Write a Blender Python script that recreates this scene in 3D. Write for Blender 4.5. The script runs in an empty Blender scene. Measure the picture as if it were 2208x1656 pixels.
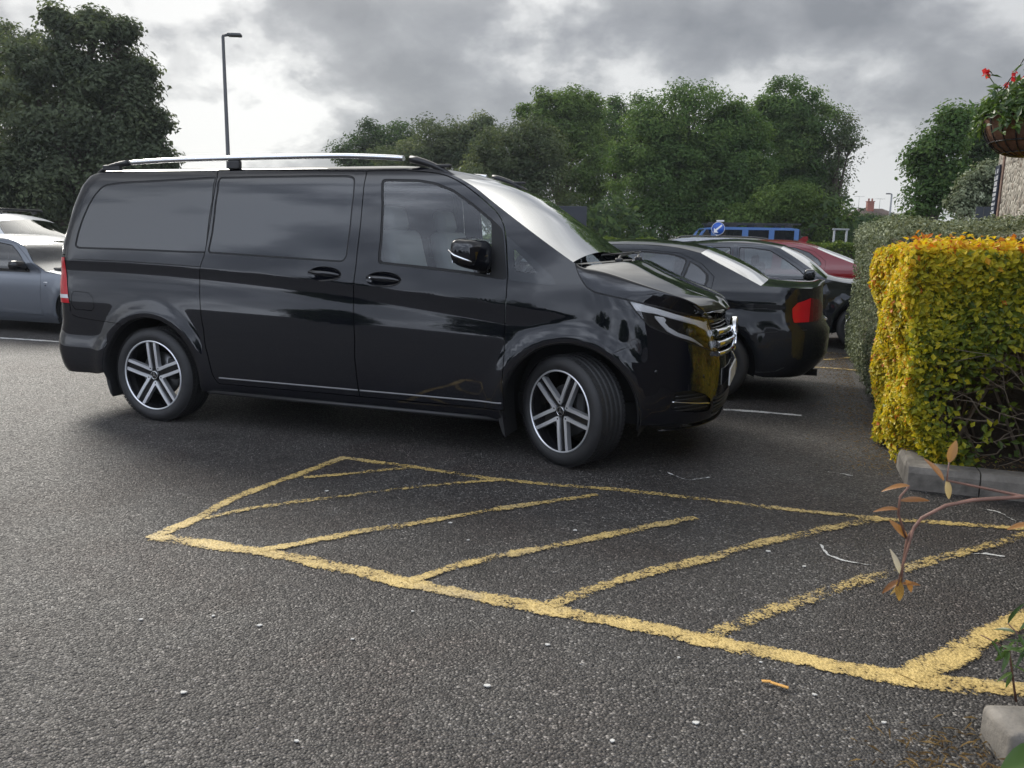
import bpy, bmesh, math, random
import numpy as np
from mathutils import Vector, Matrix
from mathutils.geometry import delaunay_2d_cdt

DATA = {'cam': {'r': [0.9998133977902355, 0.003445067139480201, 0.019007922336459555], 'u': [-0.019317598172247097, 0.17830499690627524, 0.9837856262820214], 'f': [0.0, 0.9839692371160075, -0.17833827522251736], 'h': 1.4020918175190586, 'lens': 28.00898628095236}, 'van': {'o': [0.6507271969523856, 5.728845855040795, 0.0], 'psi': -0.3299885265545813}, 'v': {'c_rear': [(-2.845, 1.849), (-2.804, 1.812), (-2.767, 1.752), (-2.722, 1.57), (-2.698, 1.335), (-2.704, 1.252), (-2.725, 1.187), (-2.734, 1.121), (-2.725, 0.955), (-2.716, 0.812), (-2.695, 0.692), (-2.653, 0.571), (-2.636, 0.474), (-2.632, 0.394), (-2.6020000000000003, 0.335)], 'c_mid': [(-1.552, 1.831), (-1.531, 1.775), (-1.498, 1.599), (-1.481, 1.424), (-1.475, 1.249), (-1.48, 1.161), (-1.484, 1.073), (-1.482, 0.939), (-1.472, 0.716), (-1.452, 0.522), (-1.45, 0.442), (-1.447, 0.335)], 'c_topf': [(-1.551, 1.831), (-1.358, 1.832), (-1.148, 1.826), (-0.962, 1.804), (-0.822, 1.758), (-0.686, 1.684), (-0.553, 1.593), (-0.502, 1.547), (-0.471, 1.501), (-0.453, 1.455), (-0.432, 1.358), (-0.413, 1.215), (-0.409, 1.143), (-0.41, 1.04), (-0.415, 0.831), (-0.408, 0.621), (-0.411, 0.481), (-0.411, 0.335)], 'win_q': [(-3.9, 1.29), (-3.904, 1.329), (-3.908, 1.394), (-3.904, 1.49), (-3.889, 1.585), (-3.869, 1.668), (-3.834, 1.729), (-3.791, 1.748), (-3.705, 1.758), (-3.619, 1.765), (-3.248, 1.779), (-2.8, 1.797), (-2.74, 1.635), (-2.724, 1.496), (-2.701, 1.357), (-2.689, 1.27), (-2.902, 1.27), (-3.411, 1.276), (-3.793, 1.277), (-3.871, 1.278)], 'win_s': [(-2.766, 1.795), (-2.373, 1.8), (-1.95, 1.802), (-1.677, 1.8), (-1.626, 1.789), (-1.601, 1.753), (-1.579, 1.653), (-1.559, 1.467), (-1.55, 1.28), (-1.57, 1.244), (-1.596, 1.235), (-1.924, 1.246), (-2.334, 1.259), (-2.671, 1.27), (-2.673, 1.406), (-2.693, 1.546), (-2.729, 1.71)], 'win_f': [(-1.39, 1.761), (-1.385, 1.771), (-1.12, 1.766), (-0.995, 1.748), (-0.849, 1.702), (-0.69, 1.613), (-0.543, 1.513), (-0.474, 1.457), (-0.452, 1.358), (-0.429, 1.235), (-0.422, 1.161), (-0.678, 1.189), (-0.97, 1.212), (-1.31, 1.237), (-1.314, 1.383), (-1.343, 1.6)], 'glass_f': [(-1.376, 1.75), (-1.369, 1.762), (-1.116, 1.757), (-0.998, 1.739), (-0.854, 1.694), (-0.695, 1.605), (-0.55, 1.506), (-0.532, 1.356), (-0.519, 1.183), (-0.679, 1.202), (-0.972, 1.225), (-1.297, 1.245), (-1.303, 1.384), (-1.333, 1.6)], 'quart': [(-0.443, 1.434), (-0.211, 1.265), (-0.126, 1.192), (-0.102, 1.155), (-0.099, 1.143), (-0.106, 1.134), (-0.125, 1.131), (-0.238, 1.14), (-0.398, 1.153), (-0.405, 1.198), (-0.422, 1.313)], 'quart_in': [(-0.384, 1.347), (-0.373, 1.341), (-0.332, 1.308), (-0.267, 1.254), (-0.232, 1.219), (-0.223, 1.204), (-0.243, 1.202), (-0.358, 1.212), (-0.37, 1.238)], 'wind': [(-0.809, 1.773), (-0.693, 1.718), (-0.56, 1.634), (-0.434, 1.553), (-0.255, 1.438), (-0.085, 1.33), (0.003, 1.275)], 'tailcut': [(-4.043, 1.816), (-4.051, 1.753), (-4.064, 1.604), (-4.024, 1.453), (-3.989, 1.303), (-3.991, 1.231), (-3.967, 1.104), (-3.947, 1.003), (-3.937, 0.902), (-3.933, 0.861)], 'bumprear': [(-3.928, 0.807), (-3.893, 0.764), (-3.668, 0.741), (-3.477, 0.733), (-3.436, 0.725)], 'hoodE': [(0.016, 1.269), (0.027, 1.239), (0.043, 1.205), (0.065, 1.171), (0.089, 1.138), (0.112, 1.119), (0.136, 1.105), (0.209, 1.086), (0.283, 1.067), (0.418, 1.027), (0.514, 0.993), (0.594, 0.972), (0.65, 0.961), (0.722, 0.941), (0.798, 0.924)], 'lampL': [(0.29, 1.058), (0.304, 1.01), (0.326, 0.965), (0.342, 0.937), (0.362, 0.91)], 'lampB': [(0.393, 0.886), (0.437, 0.863), (0.485, 0.839), (0.559, 0.8), (0.648, 0.757), (0.709, 0.731)], 'lampR': [(0.773, 0.713), (0.769, 0.741), (0.753, 0.79), (0.736, 0.839), (0.729, 0.886), (0.72, 0.933)], 'seam': [(0.36, 0.906), (0.334, 0.863), (0.299, 0.813), (0.275, 0.788), (0.248, 0.774)], 'fog': [(0.475, 0.505), (0.553, 0.506), (0.648, 0.471), (0.7, 0.43), (0.716, 0.378), (0.7, 0.348), (0.594, 0.36), (0.488, 0.381), (0.451, 0.403), (0.456, 0.449), (0.465, 0.483)], 'fogbar': [(0.459, 0.444), (0.56, 0.426), (0.701, 0.4)], 'handle_s': (-1.711, 1.15), 'handle_f': (-1.266, 1.129), 'handles_px': [(-1.84, 1.15), (-1.58, 1.151), (-1.715, 1.2), (-1.707, 1.098)], 'flap': [(-3.915, 0.919), (-3.889, 0.952), (-3.75, 0.944), (-3.71, 0.908), (-3.7, 0.839), (-3.727, 0.813), (-3.891, 0.818), (-3.915, 0.849)], 'sensors': [(0.382, 0.633), (0.634, 0.585)], 'hoodK': [(0.024, 0.865, 1.248), (0.097, 0.865, 1.234), (0.213, 0.855, 1.208), (0.371, 0.84, 1.161), (0.5, 0.815, 1.121), (0.627, 0.775, 1.08), (0.716, 0.705, 1.036), (0.759, 0.585, 0.98)], 'hoodM': [(0.216, 0.415, 1.274), (0.27, 0.415, 1.259), (0.406, 0.415, 1.193), (0.595, 0.405, 1.115), (0.776, 0.345, 1.051), (0.834, 0.225, 1.003), (0.86, 0.105, 0.971)], 'windM': [(-1.217, 0.0, 1.9), (-1.001, 0.0, 1.862), (-0.802, 0.0, 1.806), (-0.671, 0.0, 1.746), (-0.477, 0.0, 1.628), (-0.221, 0.0, 1.447), (-0.032, 0.0, 1.327)], 'rail': [(-3.769, 0.745, 1.848), (-3.712, 0.745, 1.875), (-3.641, 0.745, 1.898), (-3.525, 0.745, 1.914), (-3.464, 0.745, 1.919), (-3.152, 0.745, 1.932), (-2.657, 0.745, 1.939), (-1.813, 0.745, 1.943), (-1.512, 0.745, 1.937), (-1.194, 0.745, 1.919), (-1.072, 0.745, 1.897), (-0.979, 0.745, 1.867), (-0.896, 0.745, 1.829), (-0.827, 0.745, 1.79)], 'railfoot': [(-2.536, 0.745, 1.903)], 'mirror': [(-0.686, 1.105, 1.282), (-0.653, 1.105, 1.328), (-0.604, 1.105, 1.366), (-0.51, 1.105, 1.361), (-0.421, 1.105, 1.341), (-0.388, 1.105, 1.293), (-0.387, 1.105, 1.234), (-0.467, 1.105, 1.19), (-0.569, 1.105, 1.202), (-0.673, 1.105, 1.237)], 'notch': [(-0.839, 1.786)], 'drl': [[(0.303, 1.052), (0.321, 1.053), (0.414, 1.015), (0.509, 0.976), (0.6, 0.943), (0.682, 0.919), (0.708, 0.923), (0.707, 0.888), (0.674, 0.869), (0.606, 0.909), (0.499, 0.945), (0.406, 0.981), (0.311, 1.002)], [(0.67, 0.881), (0.714, 0.899), (0.739, 0.827), (0.77, 0.735), (0.769, 0.718), (0.718, 0.734), (0.712, 0.784), (0.696, 0.844)], [(0.397, 0.97), (0.438, 0.961), (0.447, 0.945), (0.439, 0.929), (0.455, 0.901), (0.498, 0.866), (0.567, 0.834), (0.637, 0.781), (0.649, 0.764), (0.588, 0.803), (0.485, 0.847), (0.444, 0.876), (0.417, 0.918), (0.396, 0.957)]]}, 'trees': {'maple': [[-11.26, 22.0, 5.81, 1.24, 1.18], [-10.14, 22.0, 4.02, 0.59, 0.65], [-12.0, 22.0, 6.87, 0.2, 0.29], [-11.04, 22.0, 6.84, 0.29, 0.26], [-10.28, 22.0, 6.6, 0.18, 0.29], [-9.79, 22.0, 5.61, 0.22, 0.29], [-9.47, 22.0, 4.35, 0.26, 0.34], [-12.33, 22.0, 4.63, 1.57, 1.57], [-10.75, 22.0, 4.42, 1.11, 1.57], [-11.99, 22.0, 2.73, 2.48, 1.44], [-10.09, 22.0, 3.25, 0.81, 0.98], [-9.61, 22.0, 3.44, 0.5, 0.63], [-13.5, 22.0, 2.58, 1.57, 1.57], [-11.97, 22.0, 6.73, 0.26, 0.37], [-11.01, 22.0, 6.73, 0.37, 0.31], [-10.34, 22.0, 6.49, 0.26, 0.34], [-9.97, 22.0, 5.14, 0.37, 0.65], [-12.84, 22.0, 5.78, 0.65, 0.65]], 'ash': [[-18.24, 30.0, 6.73, 1.25, 1.78], [-19.83, 30.0, 5.75, 2.14, 2.49], [-17.32, 30.0, 7.69, 0.53, 0.71], [-18.27, 30.0, 8.14, 0.53, 0.53], [-19.98, 30.0, 2.65, 2.67, 1.6]], 'far_bush': [[-8.1, 46.0, 6.75, 1.31, 1.04], [-6.81, 46.0, 6.47, 1.64, 1.23], [-9.28, 46.0, 5.93, 1.31, 0.76], [-7.34, 46.0, 5.26, 2.46, 1.09]], 'wild': [[-3.71, 38.0, 5.71, 1.99, 1.17], [-1.58, 38.0, 6.22, 0.81, 0.86], [-4.78, 38.0, 4.93, 1.81, 1.02], [-2.43, 38.0, 5.18, 1.81, 1.35]], 'round_dark': [[-0.05, 31.0, 3.93, 1.99, 1.84], [0.81, 31.0, 4.62, 1.2, 1.2], [-1.09, 31.0, 3.48, 1.2, 1.29], [0.33, 31.0, 2.39, 2.21, 1.29]], 'light_ash': [[1.96, 37.0, 6.62, 1.54, 1.49], [2.89, 37.0, 6.77, 1.1, 1.27], [1.36, 37.0, 5.85, 1.32, 1.21], [3.06, 37.0, 4.68, 1.36, 2.09], [1.11, 37.0, 7.53, 0.26, 0.57], [0.26, 37.0, 7.02, 0.22, 0.4]], 'loose_mid': [[5.08, 41.0, 6.18, 1.83, 1.83], [4.27, 41.0, 6.38, 0.97, 1.34], [5.27, 41.0, 7.06, 1.34, 1.34], [6.27, 41.0, 7.63, 0.85, 1.02], [4.89, 41.0, 7.93, 0.54, 0.54], [4.76, 41.0, 5.5, 1.46, 1.95]], 'dome': [[6.21, 30.0, 5.35, 2.1, 1.78], [8.06, 30.0, 4.16, 1.25, 1.96], [5.55, 30.0, 3.62, 2.49, 1.87], [7.34, 30.0, 3.57, 1.92, 1.96], [6.65, 30.0, 2.31, 2.94, 1.51], [4.82, 30.0, 4.75, 1.25, 1.43], [7.74, 30.0, 5.13, 0.98, 1.43]], 'tall_mid': [[11.35, 35.0, 6.83, 1.62, 1.56], [12.37, 35.0, 5.63, 1.77, 1.77], [11.13, 35.0, 5.22, 1.41, 1.66], [12.52, 35.0, 3.91, 1.5, 1.25], [10.59, 35.0, 7.09, 0.52, 0.52]], 'airy': [[13.31, 34.0, 5.9, 0.73, 0.81], [13.16, 34.0, 4.42, 0.89, 1.21], [13.71, 34.0, 5.72, 0.52, 0.4], [13.09, 34.0, 3.11, 0.81, 0.81]], 'bramble': [[9.02, 27.0, 2.73, 1.15, 0.88], [10.21, 27.0, 2.3, 0.88, 0.67], [8.29, 27.0, 2.27, 0.96, 0.88], [7.53, 27.0, 2.1, 0.96, 0.64]], 'right_tree': [[10.37, 20.0, 4.09, 0.43, 0.59], [10.09, 20.0, 3.33, 0.59, 0.83], [10.59, 20.0, 2.9, 0.59, 0.71], [9.91, 20.0, 2.45, 0.4, 0.38], [10.46, 20.0, 4.52, 0.26, 0.26]], 'right_far': [[13.32, 24.0, 4.84, 0.66, 0.71], [13.82, 24.0, 4.14, 0.86, 1.07], [14.37, 24.0, 4.54, 0.71, 1.0]], 'silver_bush': [[7.35, 13.0, 2.33, 0.32, 0.32], [7.18, 13.0, 2.1, 0.28, 0.22], [7.53, 13.0, 2.53, 0.23, 0.28]], 'thicket': [[19.03, 44.0, 2.67, 1.05, 0.42], [20.16, 44.0, 2.64, 1.05, 0.39], [21.03, 44.0, 2.76, 0.78, 0.42]]}, 'yel': [([[-1.673, 3.513], [-1.592, 3.727], [-1.462, 4.152], [-1.267, 4.555], [-1.071, 4.958]], 0.088, 0.07), ([[-1.092, 4.956], [-0.698, 4.812], [-0.055, 4.541], [0.791, 4.339], [1.723, 4.036], [2.672, 3.868]], 0.082, 0.105), ([[-1.653, 3.532], [-1.255, 3.415], [-0.979, 3.332], [-0.664, 3.197], [-0.371, 3.058], [0.153, 2.868], [0.679, 2.664], [1.112, 2.489], [1.352, 2.403], [1.71, 2.345]], 0.111, 0.045), ([[-1.212, 4.503], [-0.947, 4.605], [-0.578, 4.779]], 0.07, 0.1), ([[-1.522, 3.784], [-1.344, 3.947], [-1.003, 4.133], [-0.627, 4.319], [-0.27, 4.464], [-0.027, 4.525]], 0.064, 0.115), ([[-1.119, 3.384], [-0.958, 3.487], [-0.711, 3.654], [-0.458, 3.783], [-0.022, 4.031], [0.495, 4.28]], 0.076, 0.085), ([[-0.413, 3.087], [-0.176, 3.294], [0.222, 3.518], [0.549, 3.703], [0.964, 3.936]], 0.076, 0.085), ([[0.163, 2.896], [0.454, 3.131], [0.836, 3.364], [1.358, 3.684], [1.949, 3.992]], 0.094, 0.1), ([[0.711, 2.655], [1.083, 2.923], [1.48, 3.173], [1.896, 3.41], [2.629, 3.801]], 0.099, 0.13), ([[1.32, 2.416], [1.655, 2.645], [2.094, 2.938]], 0.111, 0.07), ([[3.512, 9.177], [3.796, 9.076], [4.071, 8.913]], 0.105, 0.1), ([[3.858, 9.801], [4.423, 10.113]], 0.105, 0.1), ([[4.041, 10.441], [4.555, 10.425]], 0.105, 0.15)], 'white': [([[1.816, 6.685], [2.114, 6.618], [2.419, 6.501]], 0.075, 0.0), ([[-8.177, 10.678], [-6.742, 10.391], [-5.76, 10.108]], 0.085, 0.0)], 'scratch': [[[1.48, 3.6], [1.474, 3.459], [1.548, 3.383], [1.622, 3.36]], [[0.974, 4.753], [1.059, 4.614], [1.213, 4.671]], [[1.998, 4.842], [2.057, 4.806], [2.125, 4.76]], [[2.079, 3.516], [2.21, 3.517], [2.296, 3.499]], [[2.569, 4.181], [2.637, 4.125], [2.648, 3.982]]], 'flecks': [[-0.292, 3.792], [1.2, 3.5], [1.307, 3.33], [-1.0, 2.254], [-1.344, 2.719], [-0.361, 2.827], [-0.901, 2.694], [-0.546, 2.606], [0.142, 2.593], [-1.094, 2.759], [0.864, 2.501], [0.975, 2.309], [0.589, 2.521], [-0.061, 2.326], [-0.586, 2.024], [0.305, 2.051], [0.324, 3.722], [-0.191, 3.567], [-1.02, 4.261], [0.564, 2.148], [1.13, 2.166]], 'scraps': [[0.842, 2.368], [0.867, 2.353], [0.887, 2.34]]}

rng = np.random.default_rng(7)
random.seed(7)
scene = bpy.context.scene
COL = scene.collection
PSI = DATA['van']['psi']
EX = np.array([math.cos(PSI), math.sin(PSI), 0.]); EY = np.array([-math.sin(PSI), math.cos(PSI), 0.])

# ------------------------------------------------------------------ camera
cd = DATA['cam']
camd = bpy.data.cameras.new('camera'); cam = bpy.data.objects.new('camera', camd); COL.objects.link(cam)
r, u, f = (Vector(cd[k]) for k in 'ruf')
M = Matrix((( r.x, u.x, -f.x, 0), (r.y, u.y, -f.y, 0), (r.z, u.z, -f.z, cd['h']), (0, 0, 0, 1)))
cam.matrix_world = M
camd.sensor_width = 36; camd.lens = cd['lens']; camd.clip_start = .05; camd.clip_end = 3000
camd.dof.use_dof = True; camd.dof.focus_distance = 5.2; camd.dof.aperture_fstop = 8.0
scene.camera = cam

# ------------------------------------------------------------------ world, sun, exposure
SUN_AZ, SUN_EL = math.radians(-36), math.radians(34)       # azimuth from +Y towards +X
SUND = Vector((math.sin(SUN_AZ)*math.cos(SUN_EL), math.cos(SUN_AZ)*math.cos(SUN_EL), math.sin(SUN_EL)))
scene.view_settings.view_transform = 'Standard'; scene.view_settings.look = 'None'
scene.view_settings.exposure = 0.46; scene.view_settings.gamma = 1.0
scene.cycles.max_bounces = 8; scene.cycles.transparent_max_bounces = 16
scene.cycles.use_denoising = True
world = bpy.data.worlds.new('World'); scene.world = world; world.use_nodes = True
class NT:
    def __init__(s, tree): s.t = tree; s.n = tree.nodes; s.l = tree.links
    def node(s, typ, **kw):
        nd = s.n.new(typ)
        for k, v in kw.items():
            if k.startswith('i_'):
                key = k[2:]; key = int(key) if key.isdigit() else key.replace('_', ' ')
                s.set(nd.inputs[key], v)
            else: setattr(nd, k, v)
        return nd
    def set(s, inp, v):
        if isinstance(v, bpy.types.NodeSocket): s.l.new(v, inp)
        else: inp.default_value = v
    def math(s, op, a, b=0., c=0., clamp=False):
        nd = s.n.new('ShaderNodeMath'); nd.operation = op; nd.use_clamp = clamp
        for i, v in enumerate((a, b, c)): s.set(nd.inputs[i], v)
        return nd.outputs[0]
    def vmath(s, op, a, b=(0, 0, 0)):
        nd = s.n.new('ShaderNodeVectorMath'); nd.operation = op
        s.set(nd.inputs[0], a); s.set(nd.inputs[1], b)
        return nd.outputs['Value'] if op in ('DOT_PRODUCT', 'LENGTH') else nd.outputs[0]
    def ramp(s, fac, stops, interp='LINEAR'):
        nd = s.n.new('ShaderNodeValToRGB'); cr = nd.color_ramp; cr.interpolation = interp
        while len(cr.elements) < len(stops): cr.elements.new(.5)
        for e, (p, c) in zip(cr.elements, stops):
            e.position = p; e.color = (c if len(c) == 4 else (*c, 1)) if hasattr(c, '__len__') else (c, c, c, 1)
        s.set(nd.inputs[0], fac); return nd.outputs[0]
    def mix(s, fac, a, b, blend='MIX'):
        nd = s.n.new('ShaderNodeMix'); nd.data_type = 'RGBA'; nd.blend_type = blend
        s.set(nd.inputs[0], fac)
        for i, v in ((6, a), (7, b)): s.set(nd.inputs[i], v if isinstance(v, bpy.types.NodeSocket) or len(v) == 4 else (*v, 1))
        return nd.outputs[2]
    def noise(s, vec, scale, detail=4, rough=.5, dist=0., dim='3D'):
        nd = s.node('ShaderNodeTexNoise', noise_dimensions=dim, i_Scale=scale, i_Detail=detail, i_Roughness=rough, i_Distortion=dist)
        if vec is not None: s.l.new(vec, nd.inputs['Vector'])
        return nd.outputs[0]

def build_world():
    w = NT(world.node_tree); w.n.clear()
    out = w.node('ShaderNodeOutputWorld')
    sky = w.node('ShaderNodeTexSky', sky_type='NISHITA', sun_disc=False, sun_elevation=SUN_EL, sun_rotation=SUN_AZ)
    bg1 = w.node('ShaderNodeBackground', i_Strength=.08); w.l.new(sky.outputs[0], bg1.inputs[0])
    d = w.node('ShaderNodeTexCoord').outputs['Generated']
    sx = w.node('ShaderNodeSeparateXYZ'); w.l.new(d, sx.inputs[0])
    z = w.math('MAXIMUM', sx.outputs[2], 0.)
    den = w.math('ADD', z, .50)
    cv = w.node('ShaderNodeCombineXYZ'); w.l.new(w.math('DIVIDE', sx.outputs[0], den), cv.inputs[0]); w.l.new(w.math('DIVIDE', sx.outputs[1], den), cv.inputs[1]); cv.inputs[2].default_value = .3
    v = w.vmath('ADD', cv.outputs[0], SKYOFF)
    big = w.noise(v, 1.2, 3, .5, .2)
    n1 = w.noise(v, 3.6, 9, .50, .12)
    n2 = w.noise(w.vmath('ADD', v, (0, .05, .02)), 9.5, 8, .56, .15)
    vo = w.node('ShaderNodeTexVoronoi', feature='SMOOTH_F1', i_Scale=4.6, i_Smoothness=.5); w.l.new(w.vmath('ADD', v, w.vmath('MULTIPLY', w.node("ShaderNodeTexNoise", i_Scale=4., i_Detail=4.).outputs['Color'], (.25, .25, .25))), vo.inputs['Vector'])
    th = w.math('ADD', w.math('MULTIPLY', big, .40), w.math('ADD', w.math('MULTIPLY', n1, .42), w.math('ADD', w.math('MULTIPLY', n2, .22), w.math('MULTIPLY', vo.outputs['Distance'], -.17))))
    th = w.math('ADD', th, .106)
    # glow of the veiled sun, wide
    dd = w.vmath('DOT_PRODUCT', d, (*GLOWD,))
    g = w.math('POWER', w.math('MAXIMUM', dd, 0.), 9.0)
    g2 = w.math('POWER', w.math('MAXIMUM', dd, 0.), 60.0)
    th = w.math('ADD', w.math('MULTIPLY', w.math('SUBTRACT', th, .53), 1.8), .533); th = w.math('SUBTRACT', th, w.math('MULTIPLY', g, .045))
    # thin cloud is bright, thick cloud grey
    thin = w.ramp(th, [(.42, 1.), (.475, .55), (.52, .17), (.585, 0.)], 'EASE')
    base = w.ramp(th, [(.42, (.44, .448, .46)), (.49, (.37, .377, .389)), (.54, (.305, .312, .327)), (.60, (.255, .262, .276)), (.72, (.185, .192, .206))])
    hz = w.ramp(z, [(0., .06), (.10, .02), (.22, 0.)])
    lit = w.math('ADD', w.math('MULTIPLY', thin, w.math('ADD', .06, w.math('MULTIPLY', g, .19))), w.math('MULTIPLY', g2, .05))
    lit = w.math('ADD', lit, hz)
    # the brightest part of the veil lies above the frame, round the hidden sun
    up = w.node('ShaderNodeMapRange', interpolation_type='SMOOTHSTEP'); w.l.new(z, up.inputs[0]); up.inputs[1].default_value = .24; up.inputs[2].default_value = .42
    g3 = w.math('POWER', w.math('MAXIMUM', w.vmath('DOT_PRODUCT', d, (math.sin(-.14)*math.cos(.55), math.cos(-.14)*math.cos(.55), math.sin(.55))), 0.), 9.)
    lit = w.math('ADD', lit, w.math('MULTIPLY', w.math('MULTIPLY', g3, up.outputs[0]), 1.35))
    glow = w.mix(1., base, w.mix(lit, (0, 0, 0), (1., .965, .87)), 'ADD')
    # an overcast sky is two to three times brighter overhead than near the horizon
    mr = w.node('ShaderNodeMapRange', interpolation_type='SMOOTHSTEP'); w.l.new(z, mr.inputs[0]); mr.inputs[1].default_value = .30; mr.inputs[2].default_value = .85; mr.inputs[3].default_value = 1.; mr.inputs[4].default_value = ZEN
    # extra blue-tinted brightness added behind the camera to lift the van's reflections
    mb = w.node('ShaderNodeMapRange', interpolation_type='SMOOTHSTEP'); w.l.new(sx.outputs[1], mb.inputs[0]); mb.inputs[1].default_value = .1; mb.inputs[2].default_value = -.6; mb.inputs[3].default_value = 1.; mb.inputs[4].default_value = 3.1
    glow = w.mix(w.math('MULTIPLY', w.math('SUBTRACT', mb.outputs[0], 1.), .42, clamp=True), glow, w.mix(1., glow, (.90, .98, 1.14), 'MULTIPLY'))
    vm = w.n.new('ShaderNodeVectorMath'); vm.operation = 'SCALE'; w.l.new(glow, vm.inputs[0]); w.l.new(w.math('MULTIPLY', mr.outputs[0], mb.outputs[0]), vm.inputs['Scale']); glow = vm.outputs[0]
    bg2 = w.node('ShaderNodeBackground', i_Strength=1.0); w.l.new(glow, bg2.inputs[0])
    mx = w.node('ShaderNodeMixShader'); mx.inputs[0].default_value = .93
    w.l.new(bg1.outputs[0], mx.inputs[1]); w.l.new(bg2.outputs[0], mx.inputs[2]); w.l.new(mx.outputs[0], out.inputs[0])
ZEN = 1.5; SKYOFF = (1.2, 8.4, 2.1)
GLOWD = Vector((math.sin(math.radians(-15))*math.cos(math.radians(14)), math.cos(math.radians(-15))*math.cos(math.radians(14)), math.sin(math.radians(14))))
build_world()
sund = bpy.data.lights.new('sun', 'SUN'); sund.energy = 2.7; sund.angle = math.radians(22); sund.color = (1., .95, .86)
sun = bpy.data.objects.new('sun', sund); COL.objects.link(sun)
sun.rotation_euler = SUND.to_track_quat('Z', 'Y').to_euler(); sun.location = SUND*40

# ------------------------------------------------------------------ helpers
def tag(o, label=None, cat=None, group=None, kind=None):
    for k, v in (('label', label), ('category', cat), ('group', group), ('kind', kind)):
        if v: o[k] = v
    return o
def empty(name, loc=(0, 0, 0), rz=0., **kw):
    o = bpy.data.objects.new(name, None); COL.objects.link(o); o.location = loc; o.rotation_euler = (0, 0, rz); o.empty_display_size = .2
    return tag(o, **kw)
def link(name, me, mat=None, parent=None, **kw):
    o = bpy.data.objects.new(name, me); COL.objects.link(o)
    for m in (mat if isinstance(mat, (list, tuple)) else [mat]):
        if m: me.materials.append(m)
    if parent: o.parent = parent
    return tag(o, **kw)
def copy_tree(o, parent=None):
    c = o.copy(); COL.objects.link(c)
    if parent: c.parent = parent
    for ch in list(o.children): copy_tree(ch, c)
    return c
def mesh_np(name, V, F, normals=None, smooth=True, midx=None):
    """V (n,3); F list of index arrays of equal size (m,k)"""
    me = bpy.data.meshes.new(name); V = np.asarray(V, np.float32); F = np.asarray(F, np.int32); m, k = F.shape
    me.vertices.add(len(V)); me.vertices.foreach_set('co', V.ravel())
    me.loops.add(m*k); me.loops.foreach_set('vertex_index', F.ravel())
    me.polygons.add(m); me.polygons.foreach_set('loop_start', np.arange(0, m*k, k, dtype=np.int32))
    me.polygons.foreach_set('use_smooth', np.full(m, smooth))
    if midx is not None: me.polygons.foreach_set('material_index', np.asarray(midx, np.int32))
    me.update(calc_edges=True); me.validate()
    if normals is not None: me.normals_split_custom_set_from_vertices([tuple(n) for n in normals])
    return me
class MB:
    """collects shapes, gives ONE mesh"""
    def __init__(s): s.bm = bmesh.new()
    def quad(s, pts, smooth=False):
        f_ = s.bm.faces.new([s.bm.verts.new(p) for p in pts]); f_.smooth = smooth; return f_
    def box(s, c, d, rot=None, bev=0., seg=2):
        g = bmesh.ops.create_cube(s.bm, size=1.)
        vs = g['verts']; bmesh.ops.scale(s.bm, vec=d, verts=vs)
        if bev > 0:
            es = list({e for v in vs for e in v.link_edges})
            rr = bmesh.ops.bevel(s.bm, geom=es, offset=bev, segments=seg, profile=.5, affect='EDGES')
            vs = list({v for f_ in rr['faces'] for v in f_.verts} | {v for v in vs if v.is_valid})
            for f_ in rr['faces']: f_.smooth = True
        if rot is not None: bmesh.ops.rotate(s.bm, cent=(0, 0, 0), matrix=rot, verts=vs)
        bmesh.ops.translate(s.bm, vec=c, verts=vs); return vs
    def tube(s, pts, rad, n=8, cap=True, flat=None):
        pts = [Vector(p) for p in pts]; R_ = rad if hasattr(rad, '__len__') else [rad]*len(pts)
        rings = []; up = Vector((0, 0, 1)); prev = None
        for i, p in enumerate(pts):
            t = (pts[min(i+1, len(pts)-1)]-pts[max(i-1, 0)])
            t = t.normalized() if t.length > 1e-9 else Vector((0, 0, 1))
            a = prev if prev is not None else (up if abs(t.z) < .95 else Vector((1, 0, 0)))
            a = (a-t*a.dot(t)).normalized(); b = t.cross(a); prev = a
            fx, fy = flat if flat else (1, 1)
            rings.append([s.bm.verts.new(p+(a*math.cos(k*2*math.pi/n)*fx+b*math.sin(k*2*math.pi/n)*fy)*R_[i]) for k in range(n)])
        for A, B in zip(rings, rings[1:]):
            for k in range(n):
                f_ = s.bm.faces.new((A[k], A[(k+1) % n], B[(k+1) % n], B[k])); f_.smooth = True
        if cap:
            s.bm.faces.new(rings[0][::-1]); s.bm.faces.new(rings[-1])
    def lathe(s, prof, n=48, axis='y', off=(0, 0, 0)):
        rings = []
        for (rad, h) in prof:
            ring = []
            for k in range(n):
                a = 2*math.pi*k/n; c_, s_ = math.cos(a)*rad, math.sin(a)*rad
                p = (c_, h, s_) if axis == 'y' else ((c_, s_, h) if axis == 'z' else (h, c_, s_))
                ring.append(s.bm.verts.new((p[0]+off[0], p[1]+off[1], p[2]+off[2])))
            rings.append(ring)
        for A, B in zip(rings, rings[1:]):
            for k in range(n):
                f_ = s.bm.faces.new((A[k], B[k], B[(k+1) % n], A[(k+1) % n])); f_.smooth = True
    def prism(s, poly, h0, h1, axis='y', bev=0.):
        def P(a, b, h): return (a, h, b) if axis == 'y' else ((a, b, h) if axis == 'z' else (h, a, b))
        A = [s.bm.verts.new(P(a, b, h0)) for a, b in poly]; B = [s.bm.verts.new(P(a, b, h1)) for a, b in poly]
        n = len(poly); s.bm.faces.new(A); s.bm.faces.new(B[::-1])
        for k in range(n): s.bm.faces.new((A[k], B[k], B[(k+1) % n], A[(k+1) % n]))
    def build(s, name, mat=None, parent=None, recalc=True, **kw):
        if recalc: bmesh.ops.recalc_face_normals(s.bm, faces=s.bm.faces)
        me = bpy.data.meshes.new(name); s.bm.to_mesh(me); s.bm.free()
        return link(name, me, mat, parent, **kw)

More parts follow.
